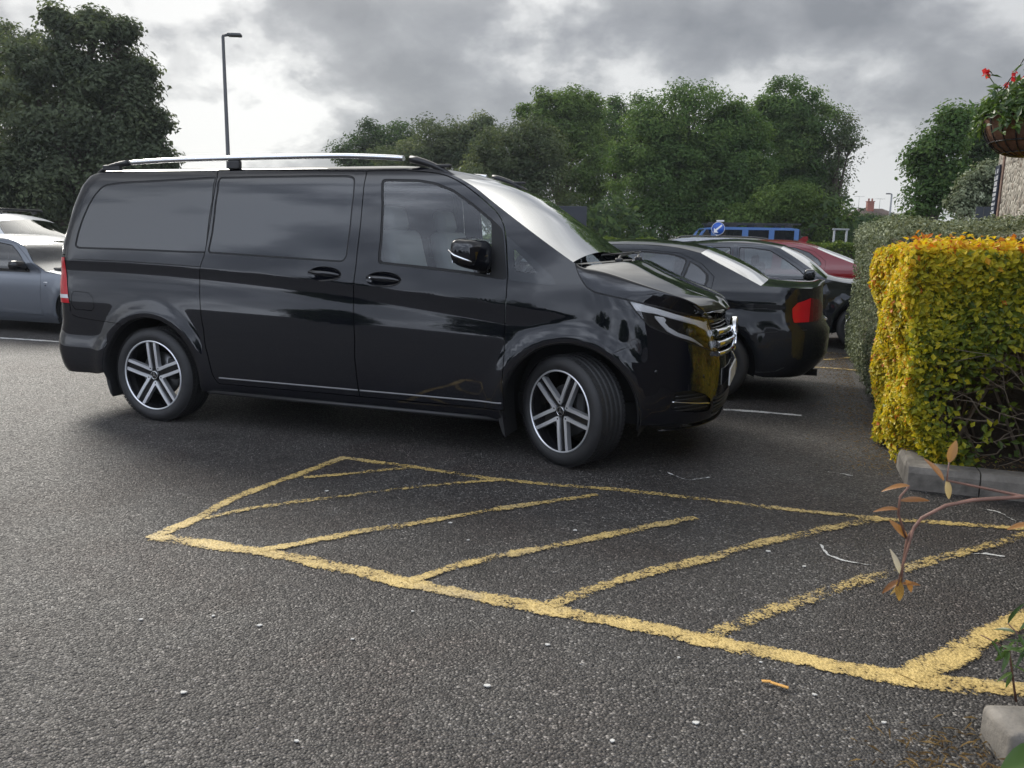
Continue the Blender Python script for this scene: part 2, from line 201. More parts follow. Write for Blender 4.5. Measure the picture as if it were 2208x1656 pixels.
# ------------------------------------------------------------------ materials
MATS = {}
def mat(name):
    m = bpy.data.materials.new(name); m.use_nodes = True; t = NT(m.node_tree); MATS[name] = m
    return m, t, t.n['Principled BSDF']
def pbr(name, col, rough=.5, metal=0., ior=1.5, spec=.5, coat=0., bump=None, var=None):
    m, t, b = mat(name)
    b.inputs['Base Color'].default_value = (*col, 1); b.inputs['Roughness'].default_value = rough; b.inputs['Metallic'].default_value = metal
    b.inputs['IOR'].default_value = ior; b.inputs['Specular IOR Level'].default_value = spec; b.inputs['Coat Weight'].default_value = coat
    b.inputs['Coat Roughness'].default_value = .02
    co = t.node('ShaderNodeTexCoord').outputs['Object']
    if var:
        n = t.noise(co, var[0], 5, .6)
        t.l.new(t.ramp(n, [(.3, tuple(c*(1-var[1]) for c in col)), (.7, tuple(min(1, c*(1+var[1])) for c in col))]), b.inputs['Base Color'])
    if bump:
        n = t.noise(co, bump[0], 5, .6)
        bp = t.node('ShaderNodeBump', i_Strength=bump[1], i_Distance=bump[2]); t.l.new(n, bp.inputs['Height']); t.l.new(bp.outputs[0], b.inputs['Normal'])
    return m
def thin_glass(name, tint, refl=1.6, rough=0.):
    m, t, b = mat(name); t.n.remove(b)
    out = t.n['Material Output']
    fr = t.node('ShaderNodeFresnel', i_IOR=1.52)
    fac = t.math('MULTIPLY', fr.outputs[0], refl, clamp=True)
    tr = t.node('ShaderNodeBsdfTransparent'); tr.inputs[0].default_value = (*tint, 1)
    gl = t.node('ShaderNodeBsdfGlossy', i_Roughness=rough); gl.inputs[0].default_value = (1, 1, 1, 1)
    mx = t.node('ShaderNodeMixShader'); t.l.new(fac, mx.inputs[0]); t.l.new(tr.outputs[0], mx.inputs[1]); t.l.new(gl.outputs[0], mx.inputs[2])
    t.l.new(mx.outputs[0], out.inputs[0]); return m
def leaf_mat(name, stops, trans=.3, rough=.6, spec=.15):
    m, t, b = mat(name)
    at = t.node('ShaderNodeAttribute', attribute_name='tint').outputs['Fac']
    col = t.ramp(at, stops)
    t.l.new(col, b.inputs['Base Color']); b.inputs['Roughness'].default_value = rough; b.inputs['Specular IOR Level'].default_value = spec
    tl = t.node('ShaderNodeBsdfTranslucent'); t.l.new(t.mix(1., col, (1.15, 1.15, .75), 'MULTIPLY'), tl.inputs[0])
    mx = t.node('ShaderNodeMixShader'); mx.inputs[0].default_value = trans
    t.l.new(b.outputs[0], mx.inputs[1]); t.l.new(tl.outputs[0], mx.inputs[2]); t.l.new(mx.outputs[0], t.n['Material Output'].inputs[0])
    return m
PAINT = pbr('black_gloss_paint', (.004, .0045, .007), .03, 0, 1.60, .5)
PAINT_B = pbr('black_paint_sedan', (.006, .007, .009), .05, 0, 1.5)
PAINT_C = pbr('charcoal_paint', (.012, .014, .018), .07, .2, 1.5, .5, .6)
PAINT_R = pbr('red_paint', (.17, .006, .010), .12, .0, 1.5, .5, .3)
PAINT_S = pbr('silver_paint', (.35, .36, .37), .2, .7, 1.5, .5, .6)
PAINT_G = pbr('grey_metallic_paint', (.15, .165, .19), .28, .6, 1.5, .5, .5)
PAINT_W = pbr('white_paint', (.62, .63, .63), .25, 0, 1.5, .5, .4)
PAINT_J = pbr('blue_paint', (.06, .14, .33), .3, .0, 1.5, .5, .4)
PLASTIC = pbr('black_plastic', (.014, .014, .015), .42)
SATIN = pbr('satin_black', (.012, .013, .015), .22)
GLOSSB = pbr('gloss_black_trim', (.005, .005, .006), .04)
RUBBER = pbr('rubber_seal', (.003, .003, .0035), .6)
TYRE = pbr('tyre_rubber', (.018, .018, .019), .62, bump=(60, .35, .004), var=(9, .25))
CHROME = pbr('chrome', (.75, .76, .77), .08, 1.)
HOUSING = pbr('lamp_housing', (.035, .035, .037), .2, .4)
STRIP = pbr('dull_trim', (.20, .20, .205), .35, .6)
LAMPCHROME = pbr('lamp_reflector', (.9, .9, .9), .4, .0)
ALU = pbr('brushed_aluminium', (.72, .73, .75), .22, 1.)
MACHINED = pbr('machined_alloy', (.74, .75, .77), .42, .85)
RIMBLACK = pbr('gloss_black_alloy', (.008, .008, .009), .12)
DISC = pbr('brake_steel', (.2, .2, .2), .4, .9)
DARK = pbr('dark_interior', (.012, .012, .013), .8)
LEATHER = pbr('pale_grey_leather', (.36, .365, .36), .5)
LINING = pbr('grey_cabin_lining', (.10, .10, .105), .8)
PRIV = pbr('privacy_glass', (.010, .012, .015), .015, 0, 1.64)
GLASS = thin_glass('tinted_side_glass', (.84, .90, .90), 1.9)
WSCREEN = thin_glass('windscreen_glass', (.42, .47, .46), 2.6)
CARGLASS = thin_glass('car_glass', (.42, .47, .47), 2.0)
LENS = thin_glass('clear_lens', (.9, .9, .9), 1.3)
REDLENS = pbr('red_lamp_lens', (.42, .004, .012), .08, 0, 1.55)
DREDLENS = pbr('dark_red_lens', (.10, .003, .006), .06, 0, 1.55)
WHITELENS = pbr('white_lamp_lens', (.6, .6, .6), .1)
AMBER = pbr('amber_lens', (.55, .16, .01), .12)
PLATE = pbr('number_plate_white', (.6, .6, .58), .35)

# ------------------------------------------------------------------ car body surface
class Shell:
    """a vehicle side: half width w(x,z) with a rounded nose and tail; q runs along the side and 0..1 round each end"""
    def __init__(s, hw, zg, nose, rear, xa, pn, qr, pr, rlen, asp_n, asp_r, arches, flare=.02, arch_r=.465, extra=None):
        s.hw = hw; s.Z = np.arange(.05, 2.1, .002); g = np.interp(s.Z, *zg); T = np.cumsum(g)*.002; s.T = T-np.interp(.6, s.Z, T)
        s.nose, s.rear, s.xa, s.pn, s.qr, s.pr, s.rlen = nose, rear, xa, pn, qr, pr, rlen
        s.arches, s.flare, s.arch_r, s.extra = arches, flare, arch_r, extra
        s.N = s.arc(pn, asp_n); s.R = s.arc(pr, asp_r); s.asp_r = asp_r
    @staticmethod
    def arc(p, asp):
        a = np.linspace(0, 1, 2001)*np.pi/2; t = np.sin(a)**(2/p); w = np.cos(a)**(2/p)
        q = np.concatenate([[0], np.cumsum(np.hypot(np.diff(t)*asp, np.diff(w)))]); return t, w, q/q[-1]
    def nose_x(s, z): return np.interp(z, *s.nose)
    def rear_x(s, z): return np.interp(z, *s.rear)
    def inset0(s, x, z):
        T = np.interp(z, s.Z, s.T)
        if s.extra: T = T+s.extra(x, z)
        for cx, cz in s.arches:
            rr = np.hypot(x-cx, z-cz); tt = np.clip((rr-.30)/.1, 0, 1)
            T = T-s.flare*np.exp(-((rr-s.arch_r)/.062)**2)*tt*tt*(3-2*tt)
        return T
    def surf(s, q, z):
        q = np.asarray(q, float); z = np.asarray(z, float)
        u = np.clip(q-s.xa, 0, 1); v = np.clip(s.qr-q, 0, 1)
        nx = s.nose_x(z); rx = s.rear_x(z); xr0 = rx+s.rlen
        x = np.where(u > 0, s.xa+(nx-s.xa)*np.interp(u, s.N[2], s.N[0]), s.xa+(q-s.xa)*(s.xa-xr0)/(s.xa-s.qr))
        x = np.where(v > 0, xr0-s.rlen*np.interp(v, s.R[2], s.R[0]), x)
        w = np.where(u > 0, np.interp(u, s.N[2], s.N[1]), np.where(v > 0, np.interp(v, s.R[2], s.R[1]), 1.))*(s.hw-s.inset0(x, z))
        return x, w
    def pt(s, q, z, ins=0.):
        """3D points on the right hand (y<0) side, moved inwards by ins along the normal"""
        q = np.asarray(q, float); z = np.asarray(z, float); e = .004
        x, w = s.surf(q, z); P = np.stack([x, -w, z], -1)
        q0, q1 = np.maximum(q-e, s.qr-1), np.minimum(q+e, s.xa+1)
        xa, wa = s.surf(q0, z); xb, wb = s.surf(q1, z)
        dq = np.stack([xb-xa, -(wb-wa), 0*z], -1)
        xa, wa = s.surf(q, z-e); xb, wb = s.surf(q, z+e)
        dz = np.stack([xb-xa, -(wb-wa), 0*z+2*e], -1)
        n = np.cross(dq, dz); n /= np.maximum(np.linalg.norm(n, axis=-1, keepdims=True), 1e-9)
        return P-n*np.asarray(ins, float)[..., None], n
    def q_at(s, x, z):
        qs = np.linspace(s.qr-1, s.xa+1, 4000); xx, _ = s.surf(qs, np.full(4000, z)); return float(np.interp(x, xx, qs))

def resample(poly, h, closed=True):
    P = [np.array(p, float) for p in poly]; out = []
    n = len(P)
    for i in range(n if closed else n-1):
        a, b = P[i], P[(i+1) % n]; k = max(1, int(math.ceil(np.linalg.norm(b-a)/h)))
        out += [a+(b-a)*j/k for j in range(k)]
    if not closed: out.append(P[-1])
    return np.array(out)
def catmull(pts, sub=6):
    P = [np.array(p, float) for p in pts]; out = []
    for i in range(len(P)-1):
        p0, p1, p2, p3 = P[max(i-1, 0)], P[i], P[i+1], P[min(i+2, len(P)-1)]
        for j in range(sub):
            t = j/sub; out.append(.5*((2*p1)+(-p0+p2)*t+(2*p0-5*p1+4*p2-p3)*t*t+(-p0+3*p1-3*p2+p3)*t**3))
    out.append(P[-1]); return out
def chaikin(poly, it=2):
    pp = np.array(poly, float); per = float(np.sum(np.linalg.norm(pp-np.roll(pp, 1, 0), axis=1))); P = list(resample(poly, max(.008, min(.055, per/36))))
    for _ in range(it+1):
        Q = []
        for i in range(len(P)):
            a, b = P[i], P[(i+1) % len(P)]; Q += [a*.75+b*.25, a*.25+b*.75]
        P = Q
    return P
def area(P): P = np.asarray(P, float); x, y = P[:, 0], P[:, 1]; return .5*np.sum(x*np.roll(y, -1)-np.roll(x, -1)*y)
def offset(poly, d):
    """d>0 grows the polygon"""
    P = np.asarray(poly, float); keep = [i for i in range(len(P)) if np.linalg.norm(P[i]-P[i-1]) > 1e-6]; P = P[keep]
    if area(P) < 0: P = P[::-1]
    n = len(P); out = []
    for i in range(n):
        a = P[i]-P[i-1]; b = P[(i+1) % n]-P[i]; a /= np.linalg.norm(a); b /= np.linalg.norm(b)
        na, nb = np.array([a[1], -a[0]]), np.array([b[1], -b[0]]); m = na+nb
        k = max(m@m, .5); out.append(P[i]+m*(2*d/k)*1.)
    return np.array(out)
def pip(pts, poly):
    x, y = pts[:, 0], pts[:, 1]; P = np.asarray(poly); ins = np.zeros(len(pts), bool); j = len(P)-1
    for i in range(len(P)):
        xi, yi = P[i]; xj, yj = P[j]
        c = ((yi > y) != (yj > y)) & (x < (xj-xi)*(y-yi)/((yj-yi) if yj != yi else 1e-12)+xi); ins ^= c; j = i
    return ins
def triangulate(outline, holes, h, extra=None):
    loops = [resample(outline, h)]+[resample(o, h) for o in holes]
    V = np.concatenate(loops); E = []; k = 0; bl = []
    for L in loops:
        n = len(L); E += [(k+i, k+(i+1) % n) for i in range(n)]; bl.append(np.arange(k, k+n)); k += n
    lo, hi = loops[0].min(0), loops[0].max(0)
    gx, gz = np.meshgrid(np.arange(lo[0]+h/2, hi[0], h), np.arange(lo[1]+h/2, hi[1], h)); G = np.stack([gx.ravel(), gz.ravel()], 1)
    if extra is not None and len(extra): G = np.concatenate([np.asarray(extra, float), G])
    ok = pip(G, loops[0])
    for L in loops[1:]: ok &= ~pip(G, L)
    G = G[ok]
    if len(G):
        d = np.full(len(G), 9.)
        for i in range(0, len(V), 400): d = np.minimum(d, np.min(np.hypot(G[:, None, 0]-V[None, i:i+400, 0], G[:, None, 1]-V[None, i:i+400, 1]), 1))
        G = G[d > h*.35]
    A = np.concatenate([V, G]) if len(G) else V
    vv, _, ff, ov, _, _ = delaunay_2d_cdt([Vector(p) for p in A], E, [], 0, 1e-6)
    vv = np.array([(p.x, p.y) for p in vv]); ff = np.array([f_ for f_ in ff if len(f_) == 3])
    c = vv[ff].mean(1); ok = pip(c, loops[0])
    for L in loops[1:]: ok &= ~pip(c, L)
    return vv, ff[ok], loops
def panel(sh, name, outline, mat_, parent, holes=(), h=.035, ins=0., rim=.012, sides=(-1, 1), extra=None, near_name=None, **kw):
    """a piece of a vehicle's skin cut out along outline in (q,z), one object per side"""
    vv, ff, loops = triangulate(outline, holes, h, extra)
    I = ins(vv[:, 0], vv[:, 1]) if callable(ins) else np.full(len(vv), ins)
    P, N = sh.pt(vv[:, 0], vv[:, 1], I)
    if callable(ins):
        e = .003; a, _ = sh.pt(vv[:, 0]+e, vv[:, 1], ins(vv[:, 0]+e, vv[:, 1])); b, _ = sh.pt(vv[:, 0]-e, vv[:, 1], ins(vv[:, 0]-e, vv[:, 1]))
        c, _ = sh.pt(vv[:, 0], vv[:, 1]+e, ins(vv[:, 0], vv[:, 1]+e)); d, _ = sh.pt(vv[:, 0], vv[:, 1]-e, ins(vv[:, 0], vv[:, 1]-e))
        N = np.cross(a-b, c-d); N /= np.maximum(np.linalg.norm(N, axis=1, keepdims=True), 1e-9)
    t = P[ff]; fl = np.einsum('ij,ij->i', np.cross(t[:, 1]-t[:, 0], t[:, 2]-t[:, 0]), N[ff[:, 0]]) < 0
    ff[fl] = ff[fl][:, ::-1]
    VV, NN, FF = [P], [N], [ff]; k = len(P)
    if rim:
        for L in loops:
            i0 = ins(L[:, 0], L[:, 1]) if callable(ins) else np.full(len(L), ins)
            A, n = sh.pt(L[:, 0], L[:, 1], i0); B, _ = sh.pt(L[:, 0], L[:, 1], i0+rim)
            m = len(L); tg = np.roll(A, -1, 0)-np.roll(A, 1, 0); out = np.cross(tg, n); out /= np.maximum(np.linalg.norm(out, axis=1, keepdims=True), 1e-9)
            if area(L) < 0: pass
            idx = np.arange(m); nx = (idx+1) % m
            VV += [A, B]; NN += [out, out]
            q = np.concatenate([np.stack([k+idx, k+nx, k+m+nx], 1), np.stack([k+idx, k+m+nx, k+m+idx], 1)]); FF.append(q); k += 2*m
    V, N, F = np.concatenate(VV), np.concatenate(NN), np.concatenate(FF)
    obs = []
    for sd in sides:
        W = V.copy(); n = N.copy(); f_ = F
        if sd > 0: W[:, 1] *= -1; n[:, 1] *= -1; f_ = F[:, ::-1]
        obs.append(link(name, mesh_np(name, W, f_, n), mat_, parent, **kw))
    return obs if len(sides) > 1 else obs[0]
def loft(name, rows, mat_, parent, smooth=True, **kw):
    """rows: (n,m,3) grid"""
    R_ = np.asarray(rows, float); n, m = R_.shape[:2]; i, j = np.meshgrid(np.arange(n-1), np.arange(m-1), indexing='ij'); i = i.ravel(); j = j.ravel()
    F = np.stack([i*m+j, i*m+j+1, (i+1)*m+j+1, (i+1)*m+j], 1)
    return link(name, mesh_np(name, R_.reshape(-1, 3), F, None, smooth), mat_, parent, **kw)
def curve_s(pts, n):
    P = np.array(catmull(pts, 8)) if len(pts) > 2 else np.array(pts, float); d = np.concatenate([[0], np.cumsum(np.linalg.norm(np.diff(P, axis=0), axis=1))])
    t = np.linspace(0, d[-1], n); return np.stack([np.interp(t, d, P[:, k]) for k in range(P.shape[1])], 1)

# ------------------------------------------------------------------ wheels
def tyre_mesh(mb, R=.352, rr=.262, wd=.245):
    h = wd/2
    prof = [(rr-.004, -h+.012), (rr+.006, -h+.002), (rr+.03, -h-.006), (rr+.055, -h-.004), (R-.016, -h+.012), (R-.006, -h+.026)]
    tread = []
    for g in (-.062, -.022, .022, .062):
        tread += [(R, g-.006), (R-.008, g-.004), (R-.008, g+.004), (R, g+.006)]
    prof += [(R-.001, -h+.036)]+tread+[(R-.001, h-.036), (R-.006, h-.026), (R-.016, h-.012), (rr+.055, h+.004), (rr+.03, h+.006), (rr+.006, h-.002), (rr-.004, h-.012)]
    mb.lathe(prof, 72)
def tread_blocks(mb, R, wd):
    # sipes: thin dark cuts are modelled as raised blocks on the shoulder ribs
    n = 76
    for k in range(n):
        a = 2*math.pi*k/n
        for y, w_ in ((-.088, .034), (.088, .034), (-.042, .026), (.042, .026), (0, .026)):
            a2 = a+(.03 if y > 0 else 0)
            m = Matrix.Rotation(-a2, 3, 'Y')
            g = mb.box((0, 0, 0), (.022, w_, .0035))
            for v in g: v.co = m @ (v.co+Vector((0, y*wd/.245, R)))
def van_wheel(parent, loc, rz, rot, flip):
    """wheel with the outer face towards -y"""
    w = empty('wheel', loc, rz+(math.pi if flip else 0)); w.parent = parent
    t = MB(); tyre_mesh(t); tread_blocks(t, .352, .245); t.build('tyre', TYRE, w)
    b = MB(); b.lathe([(.262, -.112), (.256, -.118), (.251, -.114), (.248, -.10), (.235, -.06), (.225, .09), (.25, .115)], 72); b.build('rim_barrel', RIMBLACK, w)
    lip = MB(); lip.lathe([(.263, -.115), (.2600, -.1205), (.2535, -.1205), (.2505, -.115)], 96); lip.build('rim_lip', MACHINED, w)
    R0 = -.106
    def face(rad): return R0+.018*(1-min(rad/.25, 1))**1.5
    def V_piece(mb, e0, e1, r1, dz0, dz1, rtip0, rtip1):
        for k in range(5):
            m = math.radians(rot+36+72*k)
            cm, sm = math.cos(m), math.sin(m)
            d = np.array([math.sin(math.radians(36)), math.cos(math.radians(36))]); nn = np.array([-math.cos(math.radians(36)), math.sin(math.radians(36))])
            def arm(e, tip):
                pts = [d*r1*math.sqrt(max(0, 1-(e/r1)**2))+nn*e]
                for rr in (.20, .16, .125): pts.append(d*rr+nn*e)
                return pts+[np.array([0, tip])]
            inner = arm(e0, rtip0); outer = arm(e1, rtip1)
            # soften the notch
            inner.insert(-1, np.array([.016, rtip0+.012])); outer.insert(-1, np.array([.013, rtip1+.013]))
            L = inner; Lm = [np.array([-p[0], p[1]]) for p in inner[-2::-1]]
            path_i = L+Lm; path_o = outer+[np.array([-p[0], p[1]]) for p in outer[-2::-1]]
            def W(p, dz):
                rad = math.hypot(*p); x = p[0]*cm-p[1]*-sm*0-p[1]*0
                X = p[0]*sm+p[1]*cm; Zz = -p[0]*cm+p[1]*sm
                return (X, face(rad)+dz, Zz)
            n = len(path_i)
            A = [mb.bm.verts.new(W(p, dz0)) for p in path_i]; B = [mb.bm.verts.new(W(p, dz0)) for p in path_o]
            A2 = [mb.bm.verts.new(W(p, dz1)) for p in path_i]; B2 = [mb.bm.verts.new(W(p, dz1)) for p in path_o]
            for i in range(n-1):
                mb.bm.faces.new((A[i], A[i+1], B[i+1], B[i])); mb.bm.faces.new((A[i], A2[i], A2[i+1], A[i+1])); mb.bm.faces.new((B[i], B[i+1], B2[i+1], B2[i]))
            mb.bm.faces.new((A[0], B[0], B2[0], A2[0])); mb.bm.faces.new((A[-1], A2[-1], B2[-1], B[-1]))
    sp = MB(); V_piece(sp, .021, .043, .251, -.004, .030, .040, .076); sp.build('spokes', MACHINED, w)
    # dark web between the twin bars
    wb = MB()
    for k in range(5):
        a = math.radians(rot+72*k); c, s = math.cos(a), math.sin(a)
        for r0, r1 in ((.02, .12), (.12, .252)):
            P = lambda rr, e, dz: (rr*c-e*s, face(rr)+dz, rr*s+e*c)
            q = [P(r0, -.023, .006), P(r1, -.023, .006), P(r1, .023, .006), P(r0, .023, .006)]
            q2 = [P(r0, -.03, .045), P(r1, -.03, .045), P(r1, .03, .045), P(r0, .03, .045)]
            wb.quad(q)
            for i in range(4): wb.quad([q[i], q[(i+1) % 4], q2[(i+1) % 4], q2[i]])
    wb.build('spoke_web', RIMBLACK, w)
    cap = MB(); cap.lathe([(.0005, -.103), (.030, -.103), (.037, -.100), (.040, -.085)], 40); cp = cap.build('hub_cap', RIMBLACK, w)
    st = MB()
    st.lathe([(.031, -.1025), (.031, -.1045), (.027, -.1045), (.027, -.1025)], 40)
    for k in range(3):
        a = math.radians(90+120*k); c, s = math.cos(a), math.sin(a)
        st.prism([(.027*c, .027*s), (.005*math.cos(a+.9), .005*math.sin(a+.9)), (.005*math.cos(a-.9), .005*math.sin(a-.9))], -.1045, -.1028)
    st.build('star_emblem', CHROME, w)
    bo = MB()
    for k in range(5):
        a = math.radians(rot+36+72*k); bo.lathe([(.0003, face(.06)-.0045), (.0058, face(.06)-.0045), (.0058, face(.06)+.004)], 12, off=(.060*math.cos(a), 0, .060*math.sin(a)))
    bo.build('wheel_bolts', RIMBLACK, w)
    di = MB(); di.lathe([(.06, -.03), (.165, -.03), (.165, -.005), (.06, -.005)], 48); di.build('brake_disc', DISC, w)
    ca = MB(); ca.box((.13, -.03, .05), (.07, .07, .16), bev=.012); ca.build('brake_caliper', DARK, w)
    return w

# ------------------------------------------------------------------ the black van
D = DATA['v']
_Dk = np.arange(-.6, 1.2, .002); _TK = np.cumsum(np.interp(_Dk, [-.32, -.15, -.06, -.006, .004, .2], [0, .05, -.11, -.14, 0, 0]))*.002
_zc = np.polyfit([-4.3, -3.93, -2.7, -1.48, -.41, .045, .3], [1.188, 1.186, 1.165, 1.091, 1.004, .954, .93], 3)
def _ss(a, b, x): t = np.clip((x-a)/(b-a), 0, 1); return t*t*(3-2*t)
def van_extra(x, z):
    T = np.interp(z-np.polyval(_zc, np.clip(x, -4.2, .2)), _Dk, _TK)*(1-_ss(-.25, .12, x))
    return T-.022*(1-_ss(-3.65, -3.45, x))*np.exp(-((z-.45)/.13)**4)
VAN = Shell(.965, ([.15,.27,.34,.45,.65,.8,1.0,1.2,1.35,1.6,1.72,1.80,1.842,1.856,1.866,1.89], [-1.4,-.6,-.14,-.05,-.01,.03,.085,.12,.15,.20,.28,.50,.85,1.5,5.,9.]),
            ([.15,.22,.28,.36,.50,.62,.72,.85,.95,1.02,1.10,1.3],[.70,.80,.865,.893,.90,.897,.885,.862,.83,.79,.70,.45]),
            ([.15,.25,.35,.50,.60,.66,.72,1.0,1.3,1.6,1.75,1.83,1.88],[-4.08,-4.15,-4.22,-4.25,-4.25,-4.225,-4.205,-4.215,-4.185,-4.095,-4.035,-3.98,-3.90]),
            .05, 2.5, -3.90, 3.4, .30, .88, .31, [(0., .352), (-3.2, .352)], extra=van_extra)
def arch(sh, cx, cz, R, a0, a1, n=28):
    return [(sh.q_at(cx+R*math.cos(a), cz+R*math.sin(a)), cz+R*math.sin(a)) for a in np.radians(np.linspace(a0, a1, n))]
def build_van():
    o = DATA['van']['o']
    van = empty('van', o, PSI, label='large black passenger van with privacy glass and silver roof rails behind the yellow hatching', cat='van')
    sh = VAN
    ct = curve_s
    c_rear, c_mid, c_topf = ct(D['c_rear'], 40), ct(D['c_mid'], 40), ct(D['c_topf'], 60)
    roofz = 1.868
    rear_end = (sh.q_at(-2.6, .335)-.0)
    zb = .335
    # --- outlines
    door_s = list(c_rear[::-1])+list(c_mid[:])            # bottom rear up, then along the top to mid, down
    door_s = [tuple(p) for p in c_rear[::-1]]+[tuple(p) for p in c_mid]
    door_f = [tuple(p) for p in c_mid[::-1]]+[tuple(p) for p in c_topf]
    both = [tuple(p) for p in c_rear[::-1]]+[tuple(p) for p in c_topf]
    qw, sw, fw = offset(chaikin(D['win_q'], 1), .004), offset(chaikin(D['win_s'], 1), .003), offset(chaikin(D['win_f'], 1), .006)
    quart = chaikin(D['quart'], 1)
    wind = ct(D['wind'], 30)
    hoodE = ct(D['hoodE'], 60)
    tail = [tuple(p) for p in ct([(p[0], p[1]) for p in D['tailcut']], 40)]
    # upper edge: roof from the tail to the windscreen
    q_tail_top = tail[0][0]
    roof_e = [(q, roofz-.0*0) for q in np.linspace(sh.q_at(-3.72, roofz), -1.35, 40)]
    roof_front = [tuple(p) for p in curve_s([(-1.35, roofz), (-1.15, 1.855), (-1.0, 1.832), (-.90, 1.805), tuple(D['wind'][0])], 24)]
    roof_back = [tuple(p) for p in curve_s([tail[0], (tail[0][0]+.06, 1.842), (sh.q_at(-3.80, 1.86), 1.861), roof_e[0]], 14)]
    ra = arch(sh, -3.2, .352, .437, 122, -10); fa = arch(sh, 0, .352, .440, 190, 58)
    seam_r = [tuple(p) for p in ct(D['bumprear'], 16)]
    lampL = [tuple(p) for p in ct(D['lampL'], 14)]
    seam_f = [tuple(p) for p in ct(D['seam'], 14)]
    hood_side = [tuple(p) for p in hoodE if p[0] < D['lampL'][0][0]-.004]
    body = roof_back[:-1]+roof_e+roof_front[1:]+[tuple(p) for p in wind[1:]]+hood_side+lampL+seam_f[1:]+fa[::-1]+\
        [(q, .262) for q in np.linspace(fa[0][0]-.03, ra[-1][0]+.03, 30)]+ra[::-1]+seam_r[::-1]+tail[::-1][:-1]
    flap = chaikin(D['flap'], 2)
    crease = [(q, float(np.polyval(_zc, min(max(q, -4.2), .2)))+dz) for q in np.arange(-3.95, .1, .03) for dz in (-.012, 0, .012, .03)]
    groove = lambda pl: [offset(pl, .0022)]
    panel(sh, 'body_side', body, PAINT, van, holes=[offset(both, .0032), offset(qw, .001), offset(quart, .001), offset(flap, .003)], h=.03, extra=crease)
    panel(sh, 'fuel_flap', offset(flap, -.001), PAINT, van, sides=(-1,), h=.03)
    # dark liner closes the shut lines
    # --- sliding door
    def dish(pts):
        c = np.mean(np.array(pts), 0); rx = abs(pts[1][0]-pts[0][0])/2; rz = abs(pts[2][1]-pts[3][1])/2
        return c, rx, rz, [(c[0]+rx*math.cos(a), c[1]+rz*math.sin(a)) for a in np.linspace(0, 2*math.pi, 40)[:-1]]
    hp = D['handles_px']
    cs, rx, rz, ell_s = dish(hp)
    cf = (D['handle_f'][0], D['handle_f'][1]); ell_f = [(cf[0]+rx*math.cos(a), cf[1]+rz*math.sin(a)) for a in np.linspace(0, 2*math.pi, 40)[:-1]]
    slab = offset(sw, .001)
    doors = []
    for nm, outl, win, ell, c in (('sliding_door', door_s, slab, ell_s, cs), ('front_door', door_f, offset(fw, .001), ell_f, cf)):
        ob = panel(sh, nm, offset(outl, -.0032), PAINT, van, holes=[win, ell], h=.03, extra=crease)
        for d_, sd in zip(ob, (-1, 1)):
            panel(sh, 'handle_recess', offset(ell, -.0008), PAINT, d_, sides=(sd,), h=.016, rim=0,
                  ins=lambda q, z, c=c: .024*np.clip(1-((q-c[0])/rx)**2-((z-c[1])/rz)**2, 0, 1)**.6)
            hb = MB(); n = 15; rows = []
            for k in range(n):
                t = k/(n-1)*2-1; q = c[0]-.004+t*rx*.93; z = c[1]+.004-.010*t*abs(t)*.6-.003*t
                p, nn = sh.pt(q, z, -.004-.012*(1-t*t)); p = p*np.array([1, -sd, 1]) if sd > 0 else p
                p = p if sd < 0 else np.array([p[0], abs(p[1]), p[2]])
                rows.append(p)
            hb.tube(rows, [.006+.011*(1-abs(k/(n-1)*2-1)**3) for k in range(n)], 12, flat=(1., .55))
            hb.build('door_handle', PAINT, d_)
            if nm == 'front_door' and sd < 0:
                lk = MB(); p, nn = sh.pt(c[0]-rx*.72, c[1]+.006, -.017); lk.lathe([(.0002, 0), (.0065, 0), (.0065, .012)], 16, off=(0, 0, 0)); ob_ = lk.build('door_lock', CHROME, d_); ob_.location = p
            # bright strip low on the door
            qa, qb = (outl[1][0]+.04, door_s[-1][0]-.006) if nm == 'sliding_door' else (door_s[-1][0]+.010, door_f[-1][0]-.012)
            if nm == 'sliding_door': qa = D['c_rear'][-1][0]+.02
            st = MB(); rows = []
            for q in np.linspace(qa, qb, 24):
                z = .378
                ring = []
                for dz, dn in ((-.0055, 0), (-.004, -.004), (.0035, -.004), (.0055, 0)):
                    p, _ = sh.pt(q, z+dz, dn-.0005); ring.append((p[0], p[1]*(-sd) if sd < 0 else -p[1], p[2]) if sd > 0 else tuple(p))
                rows.append(ring)
            loft('trim_strip', rows, STRIP, d_)
            doors.append(d_)
    for sd in (-1, 1):
        rows = []
        for q in np.linspace(-3.92, D['c_rear'][8][0]-.012, 40):
            x, _ = sh.surf(q, 1.18); zc_ = float(np.polyval(_zc, max(min(float(x), .2), -4.2)))+.004
            rows.append([(p[0], p[1]*(1 if sd < 0 else -1), p[2]) for p in (sh.pt(q, zc_+.004, -.0006)[0], sh.pt(q, zc_-.003, -.0006)[0])])
        loft('door_rail', rows, RUBBER, van)
    # --- windows
    def window(nm, outl, gl, gm, pars, h=.05):
        for d_, sd in zip(pars, (-1, 1)):
            panel(sh, 'window_seal', outl, RUBBER, d_, holes=[offset(gl, .0005)], h=.03, ins=.003, rim=.01, sides=(sd,))
            panel(sh, nm, gl, gm, d_, h=h, ins=.0035, rim=0, sides=(sd,))
    window('window_pane', sw, offset(sw, -.012), PRIV, doors[0:2])
    window('window_pane', fw, chaikin(D['glass_f'], 1), GLASS, doors[2:4])
